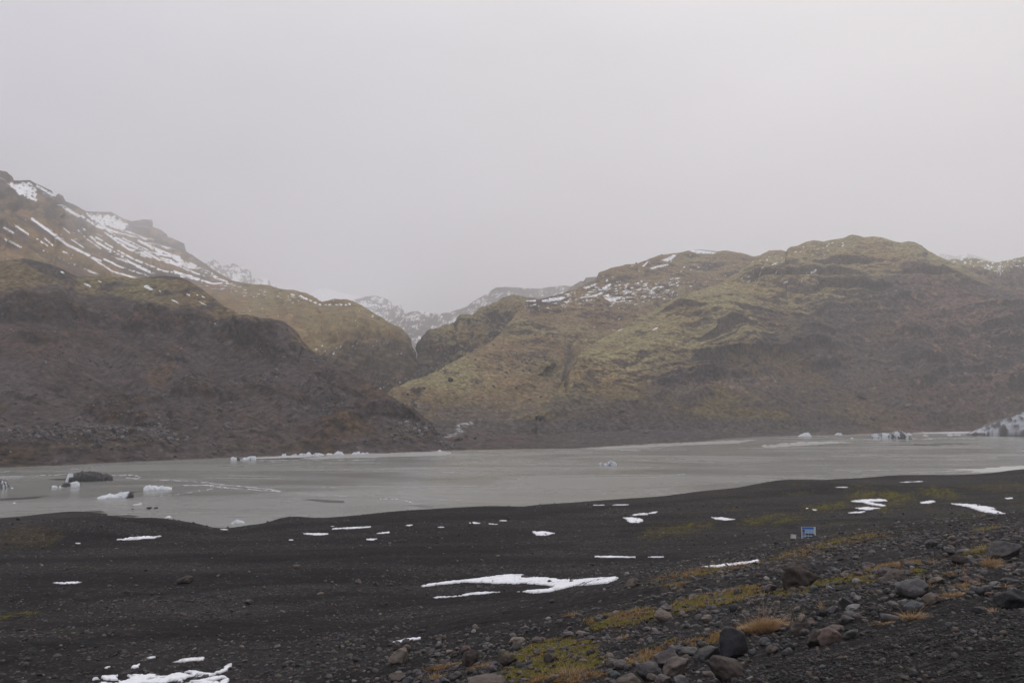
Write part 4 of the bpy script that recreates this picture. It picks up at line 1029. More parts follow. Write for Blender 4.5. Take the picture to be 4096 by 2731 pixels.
# x0, x1, y0, y1 of each rock in the photograph, colour, shape, words
BOULDERS = [
    (2835, 2988, 2638, 2724, 'dark brown', dict(planes=4, lo=.7, tilt=-.25, seed=101), 'big speckled brown boulder like a leaning dome below the upright black rock', 'big speckled brown dome boulder'),
    (2904, 2962, 2688, 2716, 'mauve', dict(planes=5, seed=102), 'small pinkish grey stone leaning on the big speckled brown dome boulder', None),
    (2773, 2888, 2587, 2642, 'grey', dict(planes=9, seed=103), 'angular grey boulder with a ridged top beside the upright black rock', 'ridged grey boulder'),
    (2707, 2796, 2591, 2630, 'grey', dict(planes=5, seed=104), 'smooth grey boulder with a darker stained flank under the grass strip', 'stained grey boulder'),
    (2666, 2743, 2582, 2615, 'grey', dict(planes=8, seed=105), 'pointed grey boulder at the edge of the dry grass strip', 'pointed grey boulder'),
    (2605, 2712, 2605, 2668, 'mauve', dict(planes=7, seed=106, tilt=.25), 'long wedge shaped grey brown boulder sloping to one side in the boulder heap', 'wedge boulder of the heap'),
    (2651, 2756, 2637, 2704, 'brown', dict(planes=5, seed=107), 'rounded brown boulder in the middle of the boulder heap', 'brown boulder of the heap'),
    (2541, 2648, 2650, 2722, 'grey', dict(planes=5, lo=.7, seed=108), 'large domed grey boulder in the boulder heap at the bottom of the slope', 'large domed grey boulder'),
    (2452, 2565, 2699, 2752, 'brown', dict(planes=4, seed=109), 'broad grey brown boulder cut by the lower edge of the picture', 'broad boulder at the picture edge'),
    (2618, 2689, 2700, 2740, 'mauve', dict(planes=6, seed=110), 'mauve rounded stone below the brown boulder of the heap', None),
    (2697, 2756, 2700, 2738, 'pale', dict(planes=8, seed=111), 'pale angular stone on the bottom edge of the boulder heap', None),
    (2615, 2697, 2442, 2487, 'tan', dict(planes=5, seed=112), 'smooth tan grey boulder lying at the end of the moss strip', 'smooth tan boulder'),
    (2636, 2694, 2419, 2451, 'mauve', dict(planes=6, seed=113), 'pinkish grey stone just behind the smooth tan boulder', None),
    (2804, 2849, 2459, 2489, 'tan', dict(planes=2, lo=.85, seed=114), 'egg shaped orange tan stone alone on the black gravel', 'egg shaped tan stone'),
    (2800, 2845, 2441, 2471, 'grey', dict(planes=6, seed=115, tilt=.2), 'sloping grey stone behind the egg shaped tan stone', None),
    (3051, 3110, 2335, 2367, 'mauve', dict(planes=4, seed=116), 'rounded mauve boulder beside the great weathered boulder', 'rounded mauve boulder'),
    (2934, 2962, 2352, 2378, 'grey', dict(planes=9, seed=117), 'small pointed grey stone standing in the moss strip', None),
    (3095, 3134, 2378, 2401, 'mauve', dict(planes=3, seed=118), 'oval mauve cobble below the great weathered boulder', None),
    (3159, 3235, 2487, 2538, 'brown', dict(planes=8, seed=119), 'squarish brown boulder below the stalks of dead grass', 'squarish brown boulder'),
    (3199, 3239, 2515, 2539, 'grey', dict(planes=2, lo=.9, seed=120), 'round speckled grey cobble leaning on the squarish brown boulder', None),
    (3224, 3310, 2517, 2580, 'dark brown', dict(planes=4, seed=121), 'dark brown boulder pressed against the reddish brown boulder', 'dark brown twin boulder'),
    (3262, 3370, 2513, 2575, 'reddish', dict(planes=6, seed=122, tilt=.15), 'large reddish brown boulder with a humped top on the black slope', 'large reddish boulder'),
    (3295, 3376, 2500, 2526, 'brown', dict(planes=4, seed=123), 'low brown slab behind the large reddish brown boulder', None),
    (3370, 3434, 2519, 2552, 'grey', dict(planes=7, seed=124, tilt=.25), 'sloping grey slab beside the large reddish brown boulder', None),
    (3121, 3276, 2247, 2354, 'dark brown', dict(planes=8, lo=.55, seed=125, tilt=.1, rough=.30), 'great weathered grey brown boulder, the biggest on the slope, above the moss', 'great weathered boulder'),
    (3265, 3309, 2436, 2468, 'dark', dict(planes=4, seed=126), 'dark round boulder beside the pointed grey stone on the slope', 'dark round boulder'),
    (3304, 3356, 2422, 2452, 'grey', dict(planes=7, seed=127), 'grey stone with a rounded point beside the dark round boulder', None),
    (3362, 3421, 2393, 2437, 'dark', dict(planes=9, seed=128, tilt=-.2), 'dark wedge of rock with a pale flat top', 'dark wedge rock'),
    (3378, 3444, 2417, 2440, 'pale', dict(planes=6, seed=129, tilt=.25), 'pale tilted slab in front of the dark wedge of rock', None),
    (3469, 3513, 2427, 2449, 'dark', dict(planes=5, seed=130), 'low dark stone between the wedge of rock and the straw tussock', None),
    (3570, 3723, 2317, 2396, 'grey', dict(planes=6, lo=.55, seed=131, tilt=-.05, rough=.2), 'long grey boulder with an overhanging dark foot', 'long grey boulder'),
    (3685, 3768, 2372, 2416, 'brown', dict(planes=5, seed=132), 'brown boulder half hidden by the brown grass hummock', 'brown boulder at the hummock'),
    (3613, 3697, 2404, 2449, 'bluish', dict(planes=4, lo=.7, seed=133), 'bluish grey boulder behind the spiky straw tussock', 'bluish boulder'),
    (3569, 3616, 2419, 2447, 'dark', dict(planes=7, seed=134), 'small dark pointed stone beside the bluish grey boulder', None),
    (3972, 4118, 2353, 2439, 'dark', dict(planes=6, lo=.6, seed=135, rough=.2), 'big slate dark boulder cut by the side edge of the picture', 'big slate dark boulder'),
    (3940, 4090, 2166, 2232, 'grey', dict(planes=6, lo=.6, seed=136, tilt=.12, rough=.22), 'large grey boulder with a dark hollow facet high on the slope', 'large boulder with the dark facet'),
    (3884, 3953, 2427, 2452, 'dark', dict(planes=4, seed=137), 'low dark hump of stone near the big slate dark boulder', None),
    (3697, 3754, 2156, 2192, 'grey', dict(planes=5, seed=138), 'squat grey boulder among cobbles on the upper slope', 'squat grey boulder'),
    (3782, 3826, 2141, 2168, 'tan', dict(planes=4, seed=139, tilt=.15), 'tan rounded boulder on the upper slope beside the small dark ball', 'tan rounded boulder'),
    (3797, 3824, 2167, 2187, 'dark brown', dict(planes=2, seed=140), 'small dark brown ball of rock below the tan rounded boulder', None),
    (3520, 3624, 2272, 2319, 'brown', dict(planes=5, seed=141, tilt=.12), 'brown boulder lying in the moss above the long grey boulder', 'brown boulder in the moss'),
    (3506, 3572, 2265, 2301, 'mauve', dict(planes=5, seed=142, tilt=.2), 'mauve grey boulder just behind the brown boulder in the moss', None),
    (3803, 3880, 2218, 2255, 'dark brown', dict(planes=7, seed=143), 'dark brown angular boulder under the upper moss streak', 'dark angular boulder'),
    (3853, 3910, 2227, 2255, 'grey', dict(planes=6, seed=144), 'grey angular stone leaning on the dark brown angular boulder', None),
    (3711, 3780, 2306, 2337, 'tan', dict(planes=6, seed=145, tilt=.2), 'tan tilted slab at the end of the long grey boulder', 'tan tilted slab'),
    (3835, 3897, 2304, 2332, 'reddish', dict(planes=4, seed=146), 'reddish rounded stone behind the brown grass hummock', None),
    (3955, 4006, 2324, 2342, 'pale', dict(planes=4, seed=147), 'pale flat stone above the big slate dark boulder', None),
    (3774, 3831, 2190, 2220, 'grey', dict(planes=8, seed=148), 'knobbly grey stone at the start of the upper moss streak', None),
    (3613, 3658, 2247, 2268, 'mauve', dict(planes=3, seed=149), 'oval mauve stone bedded in the orange grass streak', None),
    (3444, 3504, 2248, 2271, 'mauve', dict(planes=4, seed=150), 'low mauve boulder at the top end of the orange grass streak', 'low mauve boulder'),
    (3311, 3356, 2265, 2284, 'grey', dict(planes=4, seed=151), 'low grey stone beyond the great weathered boulder', None),
    (3411, 3453, 2285, 2307, 'tan', dict(planes=5, seed=152), 'tan stone at the end of the bright green moss', None),
    (1552, 1631, 2595, 2654, 'tan', dict(planes=7, seed=153), 'pale tan boulder with a dark split side below the small snow strip', 'pale tan split boulder'),
    (1569, 1609, 2574, 2599, 'dark brown', dict(planes=6, seed=154), 'dark brown stone tucked behind the pale tan split boulder', None),
    (1608, 1644, 2579, 2607, 'reddish', dict(planes=6, seed=155), 'dark reddish stone beside the pale tan split boulder', None),
    (1847, 1913, 2602, 2664, 'dark brown', dict(planes=8, lo=.6, seed=156, tilt=.25), 'dark tilted block of rock near the red brown boulder', 'dark tilted block'),
    (1843, 1884, 2583, 2614, 'reddish', dict(planes=7, seed=157), 'red brown angular boulder behind the dark tilted block', 'red brown boulder'),
    (1867, 2025, 2699, 2752, 'brown', dict(planes=6, seed=158, tilt=.05), 'very broad flat brown boulder at the bottom edge beside the moss bed', 'very broad brown boulder'),
    (1608, 1652, 2708, 2738, 'bluish', dict(planes=2, seed=159), 'round bluish grey cobble at the bottom edge of the stony flat', None),
    (1554, 1623, 2690, 2726, 'brown', dict(planes=6, seed=160, tilt=.15), 'brown wedge stone with straw at its foot on the bottom edge', None),
    (1995, 2072, 2610, 2660, 'brown', dict(planes=5, seed=161, moss=.9), 'sloping brown boulder with moss growing up its side', 'mossy sloping boulder'),
    (2046, 2088, 2568, 2607, 'grey', dict(planes=5, seed=162, moss=1.0), 'grey boulder wearing a cap of dark moss', 'moss capped boulder'),
    (2041, 2106, 2548, 2576, 'tan', dict(planes=4, seed=163), 'tan grey boulder behind the moss capped one', None),
    (1783, 1816, 2599, 2617, 'tan', dict(planes=4, seed=164), 'small tan oblong stone on bare gravel', None),
    (1797, 1848, 2686, 2719, 'grey', dict(planes=6, seed=165, tilt=.2, moss=.5), 'grey oblong stone with a mossy end near the very broad brown boulder', None),
    (1756, 1799, 2708, 2738, 'bluish', dict(planes=5, seed=166), 'bluish stone on the bottom edge beside the straw clump', None),
    (1949, 1991, 2657, 2686, 'mauve', dict(planes=3, seed=167), 'round mauve stone at the foot of the mossy sloping boulder', None),
    (1650, 1686, 2677, 2696, 'grey', dict(planes=5, seed=168), 'grey rounded stone on the stony flat below the pale tan split boulder', None),
    (2174, 2230, 2611, 2656, 'dark brown', dict(planes=6, seed=169), 'dark grey brown boulder standing in the middle of the moss bed', 'boulder in the moss bed'),
    (2186, 2220, 2592, 2616, 'grey', dict(planes=3, seed=170, moss=.6), 'rounded grey stone behind the boulder in the moss bed', None),
    (2133, 2161, 2600, 2619, 'mauve', dict(planes=4, seed=171), 'small mauve stone alone in the moss bed', None),
    (2496, 2548, 2315, 2349, 'brown', dict(planes=5, seed=172, tilt=.12), 'brown boulder at the pointed end of the large snow patch', 'brown boulder at the snow tip'),
    (2186, 2210, 2318, 2332, 'dark', dict(planes=4, seed=173), 'dark round stone sitting in the large snow patch', None),
    (2084, 2114, 2300, 2314, 'dark brown', dict(planes=5, seed=174), 'brown stone on the far margin of the large snow patch', None),
    (2301, 2345, 2523, 2542, 'tan', dict(planes=3, seed=175), 'flat tan stone on the upper margin of the moss bed', None),
    (2237, 2296, 2526, 2549, 'mauve', dict(planes=4, seed=176, tilt=.1), 'long mauve stone on the upper margin of the moss bed', 'long mauve stone'),
    (2337, 2381, 2539, 2561, 'mauve', dict(planes=4, seed=177), 'smooth mauve boulder below the flat tan stone', None),
    (2423, 2465, 2640, 2665, 'brown', dict(planes=5, seed=178), 'brown stone on the upper corner of the boulder heap', None),
    (2452, 2514, 2643, 2678, 'mauve', dict(planes=6, seed=179), 'mauve angular boulder on the upper side of the boulder heap', 'mauve heap boulder'),
    (2381, 2416, 2458, 2478, 'grey', dict(planes=7, seed=180), 'grey angular stone beyond the orange grass patch', None),
    (2127, 2169, 2548, 2571, 'brown', dict(planes=4, seed=181), 'brown humped stone on the top corner of the moss bed', None),
    (703, 772, 2304, 2334, 'dark brown', dict(planes=4, lo=.65, seed=182), 'large brown boulder half buried alone in the black plain', 'large lone brown boulder'),
    (493, 521, 2357, 2371, 'grey', dict(planes=4, seed=183), 'grey low stone on the plain near the lone brown boulder', None),
    (210, 251, 2615, 2635, 'grey', dict(planes=3, seed=184), 'rounded grey stone alone on gravel above the speckled snow', 'rounded grey stone above the speckled snow'),
    (608, 628, 2398, 2417, 'brown', dict(planes=9, seed=185), 'pointed brown stone standing up from the black plain', 'pointed brown stone'),
    (979, 1014, 2398, 2417, 'brown', dict(planes=4, seed=186), 'brown stone with dead grass at its foot on the plain', None),
    (764, 784, 2276, 2286, 'pale', dict(planes=3, seed=187), 'pale flat stone beyond the lone brown boulder', None),
    (1421, 1445, 2316, 2332, 'reddish', dict(planes=3, seed=188), 'pinkish stone on the plain beside a dark one', 'pinkish stone on the plain'),
    (1490, 1519, 2325, 2342, 'dark', dict(planes=5, seed=189), 'slate dark stone on the plain beside the pinkish one', None),
    (1267, 1298, 2368, 2379, 'tan', dict(planes=3, seed=190), 'flat tan stone on the plain below the pinkish one', None),
    (1166, 1200, 2257, 2271, 'brown', dict(planes=4, seed=191), 'low brown stone on the far plain', None),
    (64, 82, 2067, 2080, 'dark', dict(planes=4, seed=192), 'dark stone standing on the low spit by the water', None),
]
for (x0, x1, y0, y1, colr, kw, lab, short) in BOULDERS:
    put_stone(x0, x1, y0, y1, colr, lab, short=short, **kw)
for x0, x1, y0, y1, lab, sd in ((586, 608, 2027, 2036, 'brown square stone standing out of the lake near the shore', 201), (614, 633, 2027, 2034, 'brown flat stone awash in the lake beside the square one', 202), (526, 536, 2033, 2037, 'tiny dark stone just breaking the lake surface', 203)):
    put_stone(x0, x1, y0, y1, 'dark brown', lab, sd, water=True, sub=3)

# the upright black rock: its own faceted shape
_o = [(1330, 700), (1400, 690), (1560, 750), (1630, 805), (1650, 960), (1680, 1015), (1660, 1075), (1540, 1120), (1440, 1150), (1350, 1195), (1280, 1200), (1250, 1060), (1255, 900), (1260, 790)]
_o = [(2600 + a / 3.92, 2331 + b_ / 3.92) for a, b_ in _o]
_p = hit(2934, 2634)[0]; _fw, _rt = frame_at(_p); _k = _p[1] / FPX
_pts = []
for (x, y) in _o:
    u = (x - 2972) * _k; z = (2636 - y) * _k
    _pts += [(u, .02 * math.sin(x), z), (u * .8 + .02, .16, z * .88), (u * .9, .34, z * .8), (u * .5, .52, z * .6)]
_pts += [(0.02, -.10, .30), (-.13, -.08, .22), (-.05, -.12, .12), (.16, -.02, .18), (-.10, -.05, .42), (.06, -.05, .46)]
bm = bmesh.new()
for q in _pts: bm.verts.new(q)
bmesh.ops.convex_hull(bm, input=bm.verts)
for v in [v for v in bm.verts if not v.link_faces]: bm.verts.remove(v)
bmesh.ops.triangulate(bm, faces=bm.faces[:])
for _ in range(4):
    bmesh.ops.subdivide_edges(bm, edges=[e for e in bm.edges if e.calc_length() > .03], cuts=1, use_grid_fill=True)
    bmesh.ops.triangulate(bm, faces=bm.faces[:])
for _ in range(2): bmesh.ops.smooth_vert(bm, verts=bm.verts[:], factor=.5, use_axis_x=True, use_axis_y=True, use_axis_z=True)
bm.verts.ensure_lookup_table()
V = np.array([v.co[:] for v in bm.verts]); F = np.array([[v.index for v in f.verts] for f in bm.faces]); bm.free()
V *= 1 + .05 * fbm(V * 4, 4, 3)[:, None]
Vw = V[:, :1] * _rt + V[:, 1:2] * _fw + V[:, 2:3] * np.array([0, 0, 1.]) - np.array([0, 0, .03])
M_BLACK = attr_mat('black_basalt', rough=.42, spec=.5, var=.3, vscale=7, bump=.4, bscale=10, bdist=.03)
o = mesh_np('boulder', Vw, F, M_BLACK, mix(np.array([.022, .023, .026]), np.array([.040, .041, .046]), sst(-.5, .5, fbm(V * 6, 3, 5))), loc=Vector(_p))
tag(o, 'upright black faceted rock standing beside the strip of dry grass', 'boulder')
STONES.append((_p[0] + _fw[0] * .25, _p[1] + _fw[1] * .25, .3, 'upright black rock'))

# ---------- cobbles one can still tell apart: objects of their own, named by what they lie beside
LAND = [(x, y, r, s) for x, y, r, s in STONES if s]
g = np.random.default_rng(77)
used = set(); n_cob = 0
zones = [([(1500, 2731), (1560, 2640), (1750, 2580), (2000, 2520), (2300, 2430), (2700, 2350), (3100, 2260), (3500, 2170), (4096, 2080), (4096, 2330), (3600, 2420), (3300, 2600), (3000, 2731)], 150, (.10, .30)),
         ([(3000, 2731), (3300, 2580), (3600, 2460), (4096, 2420), (4096, 2731)], 40, (.05, .13)),
         ([(1560, 2731), (1700, 2600), (2100, 2560), (2500, 2620), (2750, 2731)], 40, (.14, .34))]
for poly, cnt, (s0, s1) in zones:
    q = np.array(poly); k = 0; tries = 0
    while k < cnt and tries < 4000:
        tries += 1
        x = g.uniform(q[:, 0].min(), q[:, 0].max()); y = g.uniform(q[:, 1].min(), q[:, 1].max())
        if not inside(poly, np.array([x]), np.array([y]))[0]: continue
        p = hit(x, y)[0]; d = np.hypot(p[0], p[1])
        s = s0 * (s1 / s0) ** (g.random() ** 1.8)
        wpx = s * FPX / d / (p[1] / d) ** 2
        if wpx < 17: continue
        if any((p[0] - a) ** 2 + (p[1] - b_) ** 2 < (r * .9 + s * .5) ** 2 for a, b_, r, _ in STONES): continue
        colr = g.choice(['grey', 'brown', 'mauve', 'dark', 'pale', 'tan', 'reddish', 'bluish'], p=[.27, .17, .15, .14, .08, .07, .05, .07])
        shp = g.choice(['rounded', 'angular', 'flat']); planes = {'rounded': 3, 'angular': 9, 'flat': 5}[shp]
        asp = {'rounded': .62, 'angular': .6, 'flat': .36}[shp]
        size = 'small' if wpx < 24 else ('middling' if wpx < 36 else 'large')
        f, r = frame_at(p)
        best = sorted(LAND, key=lambda L_: (L_[0] - p[0]) ** 2 + (L_[1] - p[1]) ** 2)
        lab = None
        for a, b_, rr, sh in best[:5]:
            v = np.array([p[0] - a, p[1] - b_, 0]); fw, sd = v @ f, v @ r
            gap = np.hypot(fw, sd) - rr
            rel = ('beside' if gap < .5 else 'off to one side of') if abs(sd) > abs(fw) else (('just behind' if gap < .6 else 'some way behind') if fw > 0 else ('just in front of' if gap < .6 else 'some way in front of'))
            t = f'{size} {colr} {shp} cobble {rel} the {sh}'
            if t not in used:
                lab = t; break
        if lab is None: continue
        used.add(lab)
        put_stone(x - wpx / 2, x + wpx / 2, y - wpx * asp, y, colr, lab, 1000 + n_cob, planes=planes, name='cobble', cat='cobble', group='cobbles lying on the moraine slope', sub=3)
        k += 1; n_cob += 1

# ---------- the uncounted gravel and pebbles
def scatter(name, P, S, mat, cols, seed, sub=1, flat=(.35, .75), nshape=14, planes=5):
    g = np.random.default_rng(seed)
    shapes = [stone_shape(seed * 100 + k, sub, planes, rough=.10) for k in range(nshape)]
    VV, FF, CC = [], [], []; off = 0
    pick = g.integers(0, nshape, len(P))
    for k in range(nshape):
        i = np.nonzero(pick == k)[0]
        if len(i) == 0: continue
        V, F = shapes[k]
        n = len(i); s = S[i]
        a = g.uniform(0, 2 * np.pi, n); ca, sa = np.cos(a), np.sin(a)
        sx, sy, sz = s, s * g.uniform(.6, .95, n), s * g.uniform(*flat, n)
        x = V[None, :, 0] * sx[:, None]; y = V[None, :, 1] * sy[:, None]; z = V[None, :, 2] * sz[:, None]
        tx, ty = g.uniform(-.35, .35, n)[:, None], g.uniform(-.35, .35, n)[:, None]
        z = z + tx * x + ty * y
        W = np.stack([x * ca[:, None] - y * sa[:, None], x * sa[:, None] + y * ca[:, None], z + (sz * .22)[:, None]], -1) + P[i][:, None]
        VV.append(W.reshape(-1, 3))
        FF.append((F[None] + (np.arange(n) * len(V))[:, None, None] + off).reshape(-1, 3)); off += n * len(V)
        CC.append(np.repeat(cols[i], len(V), 0))
    return mesh_np(name, np.concatenate(VV), np.concatenate(FF), mat, np.concatenate(CC))


def stone_cols(n, seed, k=1.0, dark=.35):
    g = np.random.default_rng(seed)
    names = ['grey', 'brown', 'mauve', 'dark', 'pale', 'tan', 'reddish', 'bluish']
    c = np.array([PAL[q] for q in names])[g.choice(len(names), n, p=[.28, .17, .14, dark * .5, .07 - .02, .05, .04, 1 - .28 - .17 - .14 - dark * .5 - .05 - .05 - .04])]
    return c * g.uniform(.6, 1.25, (n, 1)) * k


def wedge(n, r0, r1, a0, a1, g):
    r = np.sqrt(g.uniform(r0 * r0, r1 * r1, n)); a = g.uniform(a0, a1, n)
    XY = np.stack([r * np.sin(a), r * np.cos(a)], -1)
    return XY, r, a


A0, A1 = ray(-150, 2400)[0], ray(4250, 2400)[0]
g = np.random.default_rng(5)
PP, SS = [], []
for n, r0, r1, s0, s1, p in ((30000, 8, 17, .02, .07, 2.2), (22000, 12, 32, .035, .14, 2.2), (15000, 22, 60, .07, .26, 2.2), (2600, 20, 50, .16, .40, 1.9), (11000, 42, 75, .10, .30, 2.6), (12000, 55, 125, .14, .42, 2.8)):
    XY, r, a = wedge(n, r0, r1, A0, A1, g)
    cl = fbm(np.c_[XY / [3.5, 1.6], 0 * r], 3, 240) + .9 * fbm(np.c_[XY / [45, 7], 0 * r], 4, 217) * sst(30, 45, r)
    z = gz(XY); xs, ys = project(np.c_[XY, z])
    slope_edge = np.interp(xs, [900, 1300, 1700, 2100, 2600, 3100, 3500, 4096], [2760, 2560, 2500, 2430, 2300, 2200, 2130, 2070])
    on = sst(-30, 40, ys - slope_edge)
    bare = poly_mask([(1700, 2440), (2100, 2330), (2500, 2350), (2700, 2345), (2500, 2420), (2100, 2500), (1700, 2520)], xs, ys, 30) + poly_mask([(3330, 2270), (3500, 2215), (3680, 2185), (3680, 2215), (3520, 2250)], xs, ys, 15)
    bd = np.zeros(n)
    for pts, w in BANDS: bd = np.maximum(bd, line_mask(pts, xs, ys, w * 1.1))
    keep = (g.random(n) > .85 * bd) & (g.random(n) < np.clip(.30 + .35 * cl + (.42 if s0 > .03 else .5) * on - .55 * bare, .04, 1))
    if s0 > .15: keep &= g.random(n) < .15 + .85 * on
    keep &= z > .1
    PP.append(np.c_[XY, z][keep]); SS.append((s0 * (s1 / s0) ** (g.random(n) ** p))[keep])
P = np.concatenate(PP); S = np.concatenate(SS)
_d = np.hypot(P[:, 0], P[:, 1])
o = scatter('gravel', P, S, M_STONE, stone_cols(len(P), 3, 1.05) * (1 - .38 * sst(30, 13, _d) * sst(.16, .08, S))[:, None], 31)
tag(o, 'loose pebbles and gravel strewn over the black ground', None, None, 'stuff')
_big = S > .15
# coarse drift of stones on the mound by the water and along the snow margins
# ----------------------------------------------------------------- old snow on the plain
def snow_patch(poly, label, thick=.08, rag=.9, holes=0.0, seed=0, group='old snow patches on the black plain'):
    q = np.asarray(poly, float)
    x0, x1, y0, y1 = q[:, 0].min() - 3, q[:, 0].max() + 3, q[:, 1].min() - 2, q[:, 1].max() + 2
    dx = max(1.2, (x1 - x0) / 260); dy = max(.45, (y1 - y0) / 70)
    X, Y = np.meshgrid(np.arange(x0, x1, dx), np.arange(y0, y1, dy))
    nr, nc = X.shape
    xf, yf = X.ravel(), Y.ravel()
    P = hit(xf, yf)
    n = fbm(P / .9, 4, 300 + seed); n2 = fbm(P / .25, 2, 310 + seed)
    d = seg_dist(poly, xf, yf, ky=2.5)
    d = np.where(inside(poly, xf, yf), d, -d)
    size = max(2.0, min(14, .28 * (y1 - y0) * 2.5))
    f = np.minimum(d / size, 1.1) + rag * (.6 * n + .45 * n2) - holes * sst(-.1, .5, n + .5 * n2)
    f = f - holes * 1.6 * sst(.0, .35, fbm(P * [1 / .9, 1 / .5, 1], 3, 320 + seed) + .3 * n)
    h = thick * np.sqrt(np.clip(f, 0, 1)) + .012 + .02 * n2 * (f > 0)
    P[:, 2] = gz(P[:, :2]) + np.where(f > 0, h, -.03)
    F = grid_faces(nr, nc)
    keep = (f[F] > 0).sum(1) >= 1
    r = np.hypot(P[:, 0], P[:, 1])[F]
    keep &= (r.max(1) - r.min(1)) < .05 * r.mean(1)
    F = F[keep]
    if len(F) < 2: return
    u, inv = np.unique(F, return_inverse=True)
    V = P[u]; F = inv.reshape(-1, 4)[:, ::-1]
    c = mix(np.array([.78, .79, .82]), np.array([.50, .48, .46]), .8 * sst(.25, .9, n[u] + n2[u] * .6))
    c = mix(c, np.array([.36, .35, .35]), .85 * sst(.30, .02, f[u]))
    o = V.mean(0)
    ob = mesh_np('snow_patch', V - o, F, M_SNOW, c, loc=Vector(o))
    tag(ob, label, 'snow patch', group)


def blade(x0, ya, x1, yb, t):
    """thin lens from one end to the other"""
    xm = [x0 + (x1 - x0) * k for k in (.25, .5, .75)]
    ym = [ya + (yb - ya) * k for k in (.25, .5, .75)]
    return [(x0, ya)] + [(x, y - t * .6) for x, y in zip(xm, ym)] + [(x1, yb)] + [(x, y + t) for x, y in zip(xm[::-1], ym[::-1])]


